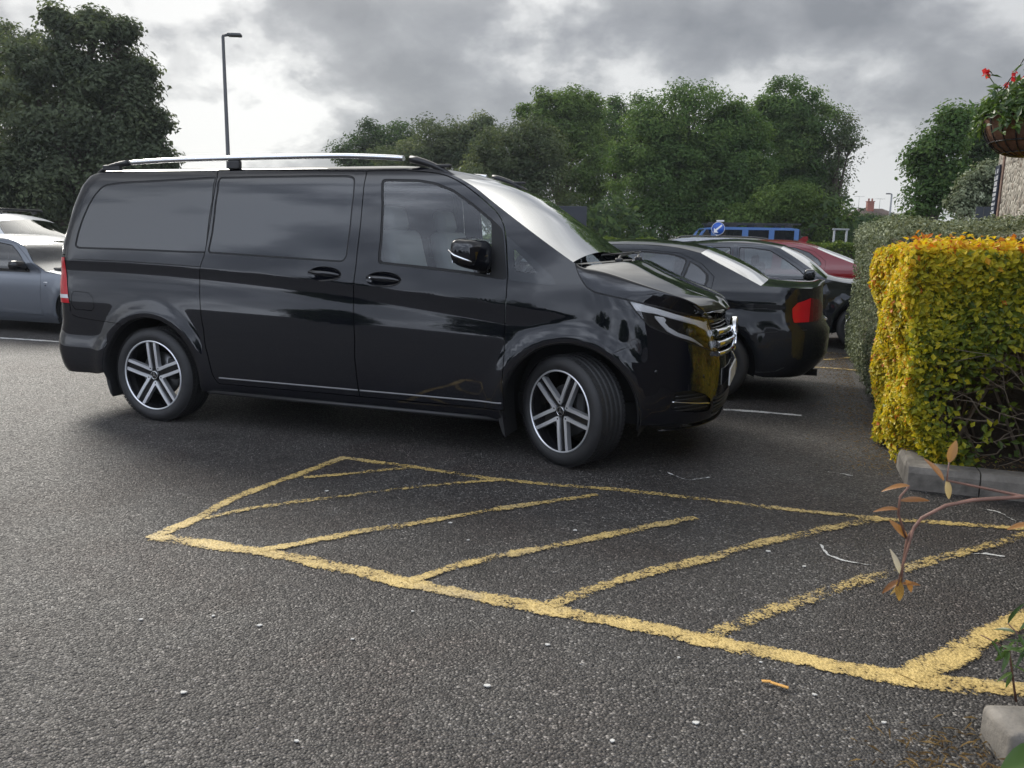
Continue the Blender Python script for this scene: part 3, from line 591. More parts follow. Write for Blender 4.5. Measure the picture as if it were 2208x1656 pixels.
    for sd in (-1, 1):
        panel(sh, 'window_seal', qw, RUBBER, van, holes=[offset(qw, -.0125)], h=.03, ins=.003, sides=(sd,))
        panel(sh, 'rear_window', offset(qw, -.013), PRIV, van, h=.05, ins=.0035, rim=0, sides=(sd,))
        panel(sh, 'quarter_window_border', quart, PRIV, van, holes=[chaikin(D['quart_in'], 1)], h=.03, ins=.003, sides=(sd,))
        panel(sh, 'quarter_window', offset(chaikin(D['quart_in'], 1), -.0005), GLASS, van, h=.03, ins=.0035, rim=0, sides=(sd,))
    # --- lamps
    lampT = [tuple(p) for p in hoodE[::-1] if p[0] > D['lampL'][0][0] and p[0] < D['lampR'][-1][0]]
    lamp = lampL+[tuple(p) for p in ct(D['lampB'], 16)]+[tuple(p) for p in ct(D['lampR'], 14)]+lampT
    lamp = offset(lamp, -.003)
    L_ = lambda pts: [tuple(p) for p in pts]
    for sd in (-1, 1):
        hl = panel(sh, 'headlight', lamp, LENS, van, h=.03, rim=.0, sides=(sd,))
        panel(sh, 'lamp_housing', offset(lamp, .001), HOUSING, hl, h=.02, rim=0, sides=(sd,), ins=lambda q, z: .012+.045*np.exp(-(((q-.62)/.12)**2+((z-.86)/.07)**2)))
        panel(sh, 'lamp_seal', offset(lamp, .0045), RUBBER, hl, holes=[offset(lamp, -.0025)], h=.015, rim=.004, ins=-.0012, sides=(sd,))
        dr = D['drl']
        panel(sh, 'light_strip', dr[0], LAMPCHROME, hl, h=.012, rim=.008, ins=.006, sides=(sd,))
        panel(sh, 'light_strip', dr[1], LAMPCHROME, hl, h=.012, rim=.010, ins=.007, sides=(sd,))
        panel(sh, 'light_strip', dr[2], LAMPCHROME, hl, h=.012, rim=.006, ins=.006, sides=(sd,))
        pr = MB(); p, nn = sh.pt(.60, .865, .045); nn = nn*np.array([1, 1 if sd < 0 else -1, 1]); p = p*np.array([1, 1 if sd < 0 else -1, 1])
        pr.lathe([(.001, -.03), (.02, -.027), (.032, -.015), (.036, 0), (.042, 0), (.042, .02)], 32); pj = pr.build('projector_lens', HOUSING, hl)
        pj.location = p; pj.rotation_mode = 'QUATERNION'; pj.rotation_quaternion = Vector((0, -1, 0)).rotation_difference(Vector((.75, nn[1]*.65, .0)))
    # tail lamps
    tl = L_(ct(D['tailcut'], 40)); tz = [p for p in tl if p[1] < 1.213]
    tq = [(p[0]-.002, p[1]) for p in tz]
    tlo = tq+[(tq[-1][0]-.20, tq[-1][1]), (tq[-1][0]-.22, 1.0), (tq[0][0]-.16, tq[0][1])]
    for sd in (-1, 1):
        a = panel(sh, 'tail_light', tlo, REDLENS, van, h=.02, ins=-.004, sides=(sd,))
        zz = .925
        qx = float(np.interp(-zz, [-p[1] for p in tq], [p[0] for p in tq]))
        panel(sh, 'reversing_lens', [(qx-.003, zz), (qx-.003+.006, zz-.028), (qx-.19, zz-.028), (qx-.19, zz)], WHITELENS, a, h=.02, ins=-.006, rim=.003, sides=(sd,))
    # --- tailgate and rear bumper
    qe = -4.90
    tg = [tail[0]]+[(p[0]-.003, p[1]) for p in tail[1:] if p[1] > 1.215]+[(tq[0][0]-.165, 1.213), (tq[-1][0]-.225, 1.0), (tq[-1][0]-.20, .857), (tq[-1][0]-.004, .857), (seam_r[0][0]-.006, seam_r[0][1]+.002), (tq[-1][0]-.21, .725), (qe, .725), (qe, 1.845)]
    panel(sh, 'tailgate', tg, PAINT, van, h=.05, holes=[[(-4.42, 1.28), (-4.895, 1.28), (-4.895, 1.72), (-4.46, 1.70)]])
    panel(sh, 'rear_screen', [(-4.42, 1.28), (-4.8995, 1.28), (-4.8995, 1.72), (-4.46, 1.70)], PRIV, van, h=.06, ins=.001, rim=0)
    rb = [(p[0], p[1]-.004) for p in seam_r]+[p for p in arch(sh, -3.2, .352, .437, 124, 180.5, 16)]+[(sh.q_at(-3.70, .33), .332), (-3.95, .325), (-4.2, .325), (qe, .33), (qe, .72), (tq[-1][0]-.21, .72), (seam_r[0][0]-.02, seam_r[0][1]-.004)]
    panel(sh, 'rear_bumper', rb, PAINT, van, h=.03)
    rbl = [(-3.62, .60), (-3.60, .40), (-3.70, .345), (-4.2, .335), (-4.8, .335), (-4.8, .60)]
    # --- hood, roof, windscreen
    n = 48; m = 14
    E3 = np.array([sh.pt(*p)[0] for p in ct(D['hoodE'], n)]); K3 = curve_s(D['hoodK'], n); M3 = curve_s(D['hoodM'], n)
    K3 = K3*np.array([1, -1, 1]); M3 = M3*np.array([1, -1, 1])
    E3[:, 1] = E3[:, 1]+.0025; E3[:, 2] += .002
    rows = []
    for e, k, mm in zip(E3, K3, M3):
        a = [e+(k-e)*t+np.array([0, -.006, .004])*math.sin(t*math.pi) for t in np.linspace(0, 1, 8)[:-1]]
        # up from the crease to the raised ridge, then nearly flat to the centre
        b = []
        for t in np.linspace(0, 1, m)[:-1]:
            p = k+(mm-k)*t; b.append(p+np.array([0, 0, .002*math.sin(t*math.pi)]))
        for t in np.linspace(0, 1, 7):
            b.append(np.array([mm[0]+.012*t, mm[1]*(1-t), mm[2]+.004*math.sin(t*math.pi/2)-.006*math.sin(t*math.pi)]))
        half = a+b
        full = half+[p*np.array([1, -1, 1]) for p in half[-2::-1]]
        rows.append(full)
    # folded front lip
    last = [p+np.array([-.02, 0, -.02]) for p in rows[-1]]
    rows.append(last)
    hd = loft('hood', rows, PAINT, van)
    for sd in (-1, 1):
        g_ = [[(p[0], p[1]*(1 if sd < 0 else -1), p[2]) for p in (sh.pt(q, z-.0015, -.0010)[0], sh.pt(q, z-.0085, -.0010)[0])] for q, z in ct(D['hoodE'], 90)]
        loft('hood_gap', g_, RUBBER, van)
    hd.data.polygons.foreach_set('use_smooth', np.ones(len(hd.data.polygons), bool))
    # windscreen
    W3 = np.array([sh.pt(*p)[0] for p in ct(D['wind'], 30)]); WM = curve_s(D['windM'], 60)
    # centre line trimmed so that it starts at the roof and ends at the cowl
    i0 = int(np.argmin(np.abs(WM[:, 0]-(W3[0][0]-.045)))); WM = curve_s([tuple(p) for p in WM[i0:]], 30); WM[:, 1] = 0
    rows = []
    for e, mm in zip(W3, WM):
        rw = []
        for t in np.linspace(-1, 1, 33):
            s = 1-abs(t)**1.75; rw.append([e[0]+(mm[0]-e[0])*s, e[1]*-t*-1 if False else e[1]*(-t), e[2]+(mm[2]-e[2])*s])
        rows.append(rw)
    loft('windscreen', rows, WSCREEN, van)
    # roof
    rl = roof_back+roof_e[1:]+roof_front[1:]
    R3 = np.array([sh.pt(*p)[0] for p in rl])
    rows = []
    for i, e in enumerate(R3):
        fr = i/(len(R3)-1)
        if e[0] > -1.35:
            k = (e[0]+1.35)/(W3[0][0]+1.35); cx = e[0]+(WM[0][0]-W3[0][0])*k; cz = e[2]+.018*(1-k)+(WM[0][2]-W3[0][2])*k
        else: cx, cz = e[0]-(.10*max(0, (-3.55-e[0])/.4)), e[2]+.018*min(1, (e[0]+4.05)/.4)
        rows.append([[e[0]+(cx-e[0])*(1-abs(t)**2.), -e[1]*t, e[2]+(cz-e[2])*(1-abs(t)**2.)] for t in np.linspace(-1, 1, 29)])
    loft('roof', rows, PAINT, van)
    # --- front bumper
    q47 = .05+float(np.interp(-.47/.965, -sh.N[1][::-1]*1., sh.N[2][::-1])) if False else .05+float(np.interp(.47/.965, sh.N[1][::-1], sh.N[2][::-1]))
    q36 = .05+float(np.interp(.36/.965, sh.N[1][::-1], sh.N[2][::-1]))
    qn = 1.05
    lampRo = L_(ct(D['lampR'], 14))
    he = L_(hoodE)
    hood_front = [p for p in he if p[0] > D['lampR'][-1][0]]
    top = hood_front+[(qn, he[-1][1])]
    fb = [fa[-1]]+seam_f[::-1][1:]+L_(ct(D['lampB'], 16))+lampRo+top+[(qn, .222), (.75, .235), (.62, .262), (.52, .295), (sh.q_at(.436, .30), .30)]+arch(sh, 0, .352, .440, -4, 56, 22)
    fog = chaikin(D['fog'], 1)
    gr = [(q47, .70), (q47-.005, .80), (q47-.03, .905), (qn-.0004, .915), (qn-.0004, .70)]
    lo = [(q47+.02, .315), (q47-.0, .43), (qn-.0004, .43), (qn-.0004, .30)]
    panel(sh, 'front_bumper', offset(fb, -.0015), PAINT, van, holes=[fog, gr, lo], h=.03)
    for sd in (-1, 1):
        fg = panel(sh, 'fog_lamp_intake', fog, PLASTIC, van, h=.025, rim=0, sides=(sd,), ins=.028)
        for dz in (-.045, -.022, .024, .046):
            rows = []
            q0, q1 = D['fogbar'][0][0]+.02, D['fogbar'][2][0]-.01; z0 = D['fogbar'][1][1]
            for q in np.linspace(q0, q1, 14):
                p, _ = sh.pt(q, z0+dz, .010); rows.append((p[0], p[1]*(1 if sd < 0 else -1), p[2]))
            b = MB(); b.tube(rows, .005, 6); b.build('intake_bar', PLASTIC, fg)
        rows = []
        for q, z in ct(D['fogbar'], 20):
            p, _ = sh.pt(q, z, -.002); rows.append((p[0], p[1]*(1 if sd < 0 else -1), p[2]))
        b = MB(); b.tube(rows, .0042, 8); b.build('chrome_bar', CHROME, fg)
        for q, z in D['sensors']:
            p, nn = sh.pt(q, z, -.001); nn = nn*np.array([1, 1 if sd < 0 else -1, 1]); p = p*np.array([1, 1 if sd < 0 else -1, 1])
            b = MB(); b.lathe([(.0002, -.001), (.009, -.001), (.0098, .0005), (.0115, .0005), (.0118, .002)], 20); ob = b.build('parking_sensor', SATIN, van)
            ob.location = p; ob.rotation_mode = 'QUATERNION'; ob.rotation_quaternion = Vector((0, -1, 0)).rotation_difference(Vector(nn))
    # grille across the nose
    def across(z, hy, ins, n=41):
        out = []
        for y in np.linspace(-hy, hy, n):
            w = abs(y); q = .05+float(np.interp(w/(.965-float(sh.inset0(np.array(.8), np.array(z)))), sh.N[1][::-1], sh.N[2][::-1]))
            p, _ = sh.pt(min(q, 1.0499), z, ins); out.append(np.array([p[0], y, p[2]]))
        return out
    gl = loft('grille', [across(z, .50, .07) for z in np.linspace(.68, .93, 10)], DARK, van)
    for z in np.linspace(.715, .90, 9):
        b = MB(); b.tube(across(z, .465, .012), .008, 6, flat=(.45, 1.8)); b.build('grille_slat', GLOSSB, gl)
    for z, rr in ((.845, .022), (.772, .022), (.712, .016)):
        b = MB(); b.tube(across(z, .478, -.020), rr, 12, flat=(1.05, 1.25)); b.build('chrome_slat', CHROME, gl)
    bd = MB(); xs = VAN.nose_x(.80)+.035
    bd.lathe([(.118, .03), (.118, .0), (.108, -.012), (.096, -.012), (.092, -.004), (.092, .02)], 56, axis='x')
    for k in range(3):
        a = math.radians(90+120*k); c, s = math.cos(a), math.sin(a); e = .017
        tip = (.098*c, .098*s); l = (e*math.cos(a+math.pi/3), e*math.sin(a+math.pi/3)); r_ = (e*math.cos(a-math.pi/3), e*math.sin(a-math.pi/3))
        z0 = .012
        bd.quad([(-z0, *tip), (0.004, 0, 0), (-z0, *l)][:3]) if False else None
        v = [bd.bm.verts.new((-.004, *tip)), bd.bm.verts.new((.014, 0, 0)), bd.bm.verts.new((-.004, *l)), bd.bm.verts.new((-.004, *r_))]
        bd.bm.faces.new((v[0], v[1], v[2])); bd.bm.faces.new((v[0], v[3], v[1]))
    star = bd.build('star_emblem', CHROME, gl, recalc=True); star.location = (float(xs)-.012, 0, .80); star.scale = (-1, 1, 1) if False else (1, 1, 1)
    lg = loft('lower_grille', [across(z, .50, .05) for z in np.linspace(.28, .44, 6)], DARK, van)
    for z in np.linspace(.325, .415, 5):
        b = MB(); b.tube(across(z, .44, .008), .009, 6, flat=(.5, 1.5)); b.build('grille_slat', PLASTIC, lg)
    pl = MB(); pl.box((float(VAN.nose_x(.53))+.018, 0, .535), (.012, .52, .112), bev=.003); pl.build('number_plate', PLATE, van)
    ch = MB(); ch.tube(across(.262, .80, -.006), .010, 8, flat=(.4, 1.6)); ch.build('bumper_lip', GLOSSB, van)
    # --- arches, sill, underside
    for sx in (0., -3.2):
        for sd in (-1, 1):
            wl = MB(); R_ = .455
            pts = [(sx+R_*math.cos(a), .352+R_*math.sin(a)) for a in np.radians(np.linspace(-15, 195, 36))]
            for (a, b) in zip(pts, pts[1:]):
                y0, y1 = sd*.93, sd*.52
                wl.quad([(a[0], y0, a[1]), (b[0], y0, b[1]), (b[0], y1, b[1]), (a[0], y1, a[1])], True)
            for (a, b) in zip(pts, pts[1:]): wl.bm.faces.new([wl.bm.verts.new(p) for p in ((a[0], sd*.52, a[1]), (b[0], sd*.52, b[1]), (sx, sd*.52, .352))])
            wl.build('wheel_arch_liner', DARK, van)
            # dark flange just inside the arch opening
            rows = []
            for a in np.radians(np.linspace(-12, 192, 60) if True else []):
                if sx == 0. and a > 3.4: continue
                rw = []
                for R2, di in ((.446, .004), (.436, .002), (.430, .012), (.428, .05)):
                    x, z = sx+R2*math.cos(a), .352+R2*math.sin(a); w = float(sh.hw-sh.inset0(np.array(x), np.array(z)))*1.
                    qq = sh.q_at(x, z); _, ww = sh.surf(qq, z); rw.append((x, sd*(float(ww)-di), z))
                rows.append(rw)
            loft('arch_flange', rows, PLASTIC, van)
    ub = MB(); ub.box((-1.65, 0, .30), (4.6, 1.1, .14)); ub.box((-1.6, 0, .29), (2.2, 1.74, .10)); ub.box((.35, 0, .33), (.75, 1.0, .16)); ub.box((-3.8, 0, .42), (.5, 1.5, .12)); ub.build('underbody', DARK, van)
    mbx = MB(); mbx.box((-1.62, 0, .42), (2.25, 1.78, .12)); mbx.build('cabin_floor', DARK, van); mbx = MB(); mbx.box((-1.78, 0, .95), (.04, 1.60, .9)); mbx.build('cabin_partition', LINING, van)
    sl = MB()
    for sd in (-1, 1):
        sl.tube([(-2.72, sd*.915, .262), (-.46, sd*.915, .262)], .022, 8, flat=(.8, 1.2))
    sl.build('sill', PLASTIC, van)
    # mud flaps
    for sx, sd in ((-.455, -1), (-.455, 1), (-3.66, -1), (-3.66, 1)):
        mf = MB(); zt = .50 if sx > -1 else .48
        prof = [(sx-.012, zt), (sx+.018, zt), (sx+.028, .30), (sx+.045, .20), (sx+.052, .155), (sx+.03, .18), (sx+.008, .25), (sx-.008, .34)]
        mf.prism(prof, sd*.945, sd*.70); mf.build('mud_flap', PLASTIC, van)
    # --- roof rails
    rl3 = D['rail']
    for sd in (-1, 1):
        P = [Vector((p[0], sd*.765, p[2]-.008)) for p in rl3]
        P = [Vector(tuple(p)) for p in curve_s([tuple(p) for p in P], 60)]
        x0, x1 = rl3[4][0], rl3[9][0]
        rr = empty('roof_rail', (0, 0, 0)); rr.parent = van
        mid = [p for p in P if x0-.03 <= p.x <= x1+.03]; re = [p for p in P if p.x <= x0]; fr = [p for p in P if p.x >= x1]
        b = MB(); b.tube(mid, .019, 12, flat=(.95, 1.2)); b.build('rail_bar', ALU, rr)
        for part, p, sg in ((re, re[-3], -1), (fr, fr[3], 1)):
            b = MB(); m_ = len(part)
            b.tube(part, [.012+.012*min(1, (i if sg < 0 else m_-1-i)/6) for i in range(m_)], 10, flat=(1., 1.2))
            b.box((p.x+.06*sg, p.y, (p.z+1.86)/2-.004), (.16, .036, max(.02, p.z-1.86)), bev=.006); b.build('rail_foot', PLASTIC, rr)
        b = MB(); fx = D['railfoot'][0][0]; b.box((fx, sd*.765, 1.885), (.10, .04, .06), bev=.008); b.build('rail_foot', PLASTIC, rr)
    # --- mirrors
    for sd in (-1, 1):
        bm = bmesh.new(); bmesh.ops.create_uvsphere(bm, u_segments=40, v_segments=24, radius=1.)
        for v in bm.verts:
            c = v.co; s = lambda t, p: math.copysign(abs(t)**p, t)
            x, y, z = s(c.x, .62), s(c.y, .55), s(c.z, .62)
            taper = 1-.16*max(0, -y*-sd if False else (y if sd < 0 else -y))
            px_ = .082*x*(1.0 if x < 0 else 1.0)*(1-.25*max(0, x)*0)
            out = (-y if sd < 0 else y)      # 1 at the outer end
            zz = .094*z*(1-.14*out)+.010*out-.010*x
            v.co = (px_-.035*out*1.0, y*.125, zz)
        me = bpy.data.meshes.new('side_mirror'); bm.to_mesh(me); bm.free(); me.polygons.foreach_set('use_smooth', np.ones(len(me.polygons), bool))
        mr = link('side_mirror', me, PAINT, van); mr.location = (-.595, sd*1.075, 1.312)
        b = MB(); b.tube([(.02, -sd*.09, -.07), (.04, -sd*.15, -.085), (.06, -sd*.20, -.095)], [.05, .045, .05], 12, flat=(1, .5)); b.build('mirror_arm', GLOSSB, mr)
        b = MB(); b.tube([(-.10, sd*.127, .02), (-.06, sd*.128, -.01), (0, sd*.126, -.03), (.05, sd*.122, -.045)], [.004, .008, .008, .003], 8); b.build('indicator_strip', LENS if False else ALU, mr)
        b = MB(); b.prism([(-.105*sd*-1*sd, .0)]*0 or [(-.10, -.055), (.095, -.06), (.10, .05), (-.09, .062)], -.079, -.083, axis='x'); g = b.build('mirror_glass', CHROME, mr); g.location = (-.003, 0, 0)
    # window aerial bits: wipers and cowl
    cw = loft('cowl', [[[.02+.13*(1-abs(t)**2)-.02*k, .84*t*(1-.0*k), 1.262+.0*k+.012*(1-t*t)] for t in np.linspace(-1, 1, 21)] for k in np.linspace(-1, 3, 4)], PLASTIC, van)
    for y0, y1 in ((-.30, .42), (.42, .70)):
        w = MB(); w.tube([(.155, y0, 1.275), (.12, y0+.2, 1.305), (.10, y1, 1.315)], [.012, .008, .005], 8); w.tube([(.06, y0-.1, 1.312), (.115, y0+.25, 1.32), (.10, y1+.1, 1.325)], .006, 6)
        w.box((.155, y0, 1.27), (.05, .05, .05), bev=.012); w.build('wiper', PLASTIC, van)
    # --- inside
    db = MB(); db.box((-.16, 0, 1.08), (.42, 1.66, .20), bev=.06, seg=3); db.box((-.30, -.42, 1.15), (.16, .38, .10), bev=.03); db.build('dashboard', DARK, van)
    sw_ = MB()
    tor = [(.185*math.cos(a), .185*math.sin(a)) for a in np.linspace(0, 2*math.pi, 33)]
    R_ = Matrix.Rotation(math.radians(-62), 3, 'Y')
    sw_.tube([R_ @ Vector((a, b, 0)) for a, b in tor], .016, 8, cap=False); sw_.tube([R_ @ Vector((-.18, 0, 0)), R_ @ Vector((.0, 0, -.02)), R_ @ Vector((.0, .18, 0))], .02, 6)
    so = sw_.build('steering_wheel', SATIN, van); so.location = (-.48, -.42, 1.22)
    for y in (-.44, .44):
        st = MB(); R_ = Matrix.Rotation(math.radians(-14), 3, 'Y')
        st.box((-1.02, y, .84), (.52, .52, .16), bev=.05, seg=3)
        g = st.box((0, 0, 0), (.14, .50, .66), bev=.055, seg=3); bmesh.ops.rotate(st.bm, verts=g, cent=(0, 0, 0), matrix=R_); bmesh.ops.translate(st.bm, verts=g, vec=(-1.34, y, 1.13))
        se = st.build('seat', LEATHER, van)
        hr = MB(); g = hr.box((0, 0, 0), (.10, .27, .18), bev=.045, seg=3); bmesh.ops.rotate(hr.bm, verts=g, cent=(0, 0, 0), matrix=R_); bmesh.ops.translate(hr.bm, verts=g, vec=(-1.44, y, 1.53))
        hr.build('headrest', LEATHER, se)
        hr = MB(); hr.tube([(-1.415, y-.06, 1.40), (-1.43, y-.06, 1.49)], .008, 6); hr.tube([(-1.415, y+.06, 1.40), (-1.43, y+.06, 1.49)], .008, 6); hr.build('headrest_post', CHROME, se)
    # --- wheels
    van_wheel(van, (-3.2, -.838, .352), 0, 92, False); van_wheel(van, (-3.2, .838, .352), 0, 60, True)
    van_wheel(van, (0, -.835, .352), math.radians(-29), 64, False); van_wheel(van, (0, .835, .352), math.radians(-29), 20, True)
    return van
build_van()

# ------------------------------------------------------------------ ground and markings
def asphalt():
    m, t, b = mat('asphalt')
    co = t.node('ShaderNodeTexCoord').outputs['Object']
    vo = t.node('ShaderNodeTexVoronoi', feature='F1', i_Scale=112.); t.l.new(co, vo.inputs['Vector'])
    ve = t.node('ShaderNodeTexVoronoi', feature='DISTANCE_TO_EDGE', i_Scale=112.); t.l.new(co, ve.inputs['Vector'])
    sep = t.node('ShaderNodeSeparateColor'); t.l.new(vo.outputs['Color'], sep.inputs[0])
    chip = t.ramp(sep.outputs[0], [(0., (.018, .0165, .015)), (.45, (.043, .039, .036)), (.80, (.085, .078, .071)), (.94, (.15, .14, .128)), (1., (.29, .275, .255))])
    bind = t.ramp(ve.outputs['Distance'], [(0., 0.), (.16, 1.)])
    col = t.mix(bind, (.014, .013, .013), chip)
    big = t.noise(co, .35, 5, .6); mid = t.noise(co, 2.2, 5, .6); fine = t.noise(co, 14, 4, .6)
    bl = t.ramp(big, [(.36, (.74, .70, .70)), (.50, (1., 1., 1.)), (.66, (1.28, 1.27, 1.25))])
    col = t.mix(1., col, bl, 'MULTIPLY')
    rust = t.ramp(t.noise(co, .8, 6, .65, .4), [(.50, (1., 1., 1.)), (.60, (.82, .73, .70)), (.74, (.64, .53, .50))]); col = t.mix(.85, col, rust, 'MULTIPLY')
    oil = t.ramp(t.noise(co, 1.7, 3, .5, .3), [(.24, (.45, .44, .43)), (.34, (1., 1., 1.))]); col = t.mix(1., col, oil, 'MULTIPLY')
    ml = t.ramp(mid, [(.35, (.80, .75, .74)), (.62, (1.12, 1.12, 1.12))]); col = t.mix(.8, col, ml, 'MULTIPLY')
    col = t.mix(.5, col, t.ramp(fine, [(.3, (.75, .75, .75)), (.7, (1.2, 1.2, 1.2))]), 'MULTIPLY')
    t.l.new(col, b.inputs['Base Color'])
    rg = t.ramp(sep.outputs[1], [(0., .45), (1., .85)]); t.l.new(rg, b.inputs['Roughness']); b.inputs['Specular IOR Level'].default_value = .5
    # rounded chips standing in the binder, each with its own height and tilt
    h = t.math('MULTIPLY', t.math('SUBTRACT', .75, vo.outputs['Distance']), t.math('ADD', .4, sep.outputs[2]))
    h2 = t.math('ADD', h, t.math('MULTIPLY', fine, .35))
    bp = t.node('ShaderNodeBump', i_Strength=1., i_Distance=.0075); t.l.new(h2, bp.inputs['Height']); t.l.new(bp.outputs[0], b.inputs['Normal'])
    return m
ASPHALT = asphalt()
g = MB(); g.quad([(-400, -120, 0), (400, -120, 0), (400, 900, 0), (-400, 900, 0)])
g.build('ground', ASPHALT, kind='structure')
def road_paint(name, c0, c1):
    m, t, b = mat(name)
    co = t.node('ShaderNodeTexCoord').outputs['Object']; wear = t.node('ShaderNodeAttribute', attribute_name='wear').outputs['Fac']; edge = t.node('ShaderNodeAttribute', attribute_name='edge').outputs['Fac']
    n1 = t.noise(co, 5, 4, .6); n2 = t.noise(co, 38, 6, .7); n3 = t.noise(co, 110, 3, .6)
    vo = t.node('ShaderNodeTexVoronoi', feature='F1', i_Scale=95.); t.l.new(co, vo.inputs['Vector'])
    s = t.math('ADD', t.math('MULTIPLY', n1, .36), t.math('ADD', t.math('MULTIPLY', n2, .42), t.math('MULTIPLY', n3, .30)))
    s = t.math('SUBTRACT', s, t.math('MULTIPLY', vo.outputs['Distance'], .09))
    s = t.math('SUBTRACT', s, wear); s = t.math('SUBTRACT', s, t.math('MULTIPLY', t.math('POWER', edge, 3.), .17))
    a = t.ramp(s, [(.335, 0.), (.385, .72), (.48, 1.)])
    col = t.ramp(t.math('ADD', t.math('MULTIPLY', n1, .5), t.math('MULTIPLY', n2, .5)), [(.30, c0), (.52, c1), (.70, tuple(min(1, c*1.15) for c in c1))])
    dirt = t.ramp(n3, [(.32, (.50, .47, .45)), (.52, (1, 1, 1))]); col = t.mix(.7, col, dirt, 'MULTIPLY')
    col = t.mix(t.ramp(t.noise(co, 2.3, 4, .6), [(.52, 0.), (.72, .55)]), col, (.30, .26, .19))
    t.l.new(col, b.inputs['Base Color']); b.inputs['Roughness'].default_value = .55
    bp = t.node('ShaderNodeBump', i_Strength=.8, i_Distance=.006); t.l.new(t.math('ADD', n2, t.math('MULTIPLY', vo.outputs['Distance'], -.7)), bp.inputs['Height']); t.l.new(bp.outputs[0], b.inputs['Normal'])
    tr = t.node('ShaderNodeBsdfTransparent'); mx = t.node('ShaderNodeMixShader'); t.l.new(a, mx.inputs[0]); t.l.new(tr.outputs[0], mx.inputs[1]); t.l.new(b.outputs[0], mx.inputs[2])
    t.l.new(mx.outputs[0], t.n['Material Output'].inputs[0]); return m
YEL = road_paint('yellow_road_paint', (.36, .245, .085), (.58, .42, .15)); WHT = road_paint('white_road_paint', (.42, .42, .41), (.62, .62, .60))
def marking(name, lines, m, z0, zstep=.0):
    V, F, W, E = [], [], [], []; k = 0
    for li, (pts, wd, wear) in enumerate(lines):
        c = resample(np.array(curve_s([tuple(p) for p in pts], 40)), .02, False); n = len(c)
        tg = np.gradient(c, axis=0); tg /= np.linalg.norm(tg, axis=1, keepdims=True); nn = np.stack([-tg[:, 1], tg[:, 0]], 1)
        def wob(): 
            r_ = rng.normal(0, 1, n+60); s_ = np.convolve(r_, np.hanning(9)/4.5, 'same')[:n]; l_ = np.convolve(r_, np.hanning(41)/20, 'same')[:n]; return s_*.010+l_*.012
        a, b = wd/2+wob(), wd/2+wob()
        cols = 7
        for j in range(cols):
            tt = j/(cols-1)*2-1; off = np.where(tt > 0, a*tt, b*tt)
            P = c+nn*off[:, None]; V.append(np.column_stack([P, np.full(n, z0+zstep*li)]))
            W.append(np.full(n, wear)+np.convolve(rng.normal(0, .5, n+60), np.hanning(31)/15, 'same')[:n]*.06); E.append(np.full(n, abs(tt)))
        i, j = np.meshgrid(np.arange(n-1), np.arange(cols-1), indexing='ij'); i = i.ravel(); j = j.ravel()
        F.append(np.stack([k+j*n+i, k+j*n+i+1, k+(j+1)*n+i+1, k+(j+1)*n+i], 1)); k += n*cols
    me = mesh_np(name, np.concatenate(V), np.concatenate(F), None, False)
    for nm, arr in (('wear', W), ('edge', E)):
        at = me.attributes.new(nm, 'FLOAT', 'POINT'); at.data.foreach_set('value', np.concatenate(arr).astype(np.float32))
    return link(name, me, m, None, kind='structure')
marking('road_marking_yellow', DATA['yel'], YEL, .004, .0005)
marking('road_marking_white', DATA['white'], WHT, .004)
marking('road_scratches', [(p, .010, .02) for p in DATA['scratch']], WHT, .004)

# ------------------------------------------------------------------ foliage
def leaves(name, C, N, S, mat_, parent=None, tint=None, aspect=.55, fold=.18, axis=None, **kw):
    n = len(C); N = N/np.maximum(np.linalg.norm(N, axis=1, keepdims=True), 1e-9)
    a = rng.normal(size=(n, 3)) if axis is None else axis+rng.normal(size=(n, 3))*.35
    a -= N*np.sum(a*N, 1, keepdims=True); a /= np.maximum(np.linalg.norm(a, axis=1, keepdims=True), 1e-9); b = np.cross(N, a)
    S = np.broadcast_to(np.asarray(S, float).reshape(-1, 1), (n, 1)); h = S*.5
    m0 = C-a*h; m1 = C+a*h-N*S*.08; s1 = C-a*h*.15+b*h*aspect+N*S*fold*.5; s2 = C-a*h*.15-b*h*aspect+N*S*fold*.5
    V = np.stack([m0, s1, m1, s2], 1).reshape(-1, 3); k = np.arange(n)*4
    F = np.stack([np.stack([k, k+2, k+1], 1), np.stack([k, k+3, k+2], 1)], 1).reshape(-1, 3)
    me = mesh_np(name, V, F, None, False)
    tt = (rng.random(n) if tint is None else tint).astype(np.float32)
    at = me.attributes.new('tint', 'FLOAT', 'FACE'); at.data.foreach_set('value', np.repeat(tt, 2))
    return link(name, me, mat_, parent, **kw)
BARK = pbr('bark', (.07, .055, .042), .9, bump=(18, .8, .03), var=(6, .4))
TWIG = pbr('twig', (.16, .125, .09), .85, var=(20, .35))
LF_DARK = leaf_mat('leaf_dark', [(0., (0.032, 0.052, 0.025)), (.5, (0.052, 0.091, 0.035)), (1., (0.096, 0.140, 0.049))], .46)
LF_MID = leaf_mat('leaf_mid', [(0., (0.044, 0.082, 0.027)), (.5, (0.076, 0.136, 0.041)), (1., (0.145, 0.212, 0.061))], .46)
LF_MAPLE = leaf_mat('leaf_maple', [(0., (.055, .070, .046)), (.5, (.090, .112, .068)), (1., (.14, .17, .095))], .46)
LF_GREY = leaf_mat('leaf_greygreen', [(0., (0.051, 0.071, 0.041)), (.5, (0.085, 0.112, 0.058)), (1., (0.145, 0.170, 0.085))], .46)
LF_LIGHT = leaf_mat('leaf_light', [(0., (0.053, 0.093, 0.027)), (.5, (0.105, 0.165, 0.045)), (1., (0.180, 0.255, 0.068))], .46)
LF_SILVER = leaf_mat('leaf_silver', [(0., (0.055, 0.074, 0.038)), (.45, (0.129, 0.153, 0.090)), (.8, (0.276, 0.306, 0.200)), (1., (0.414, 0.445, 0.306))], .2)
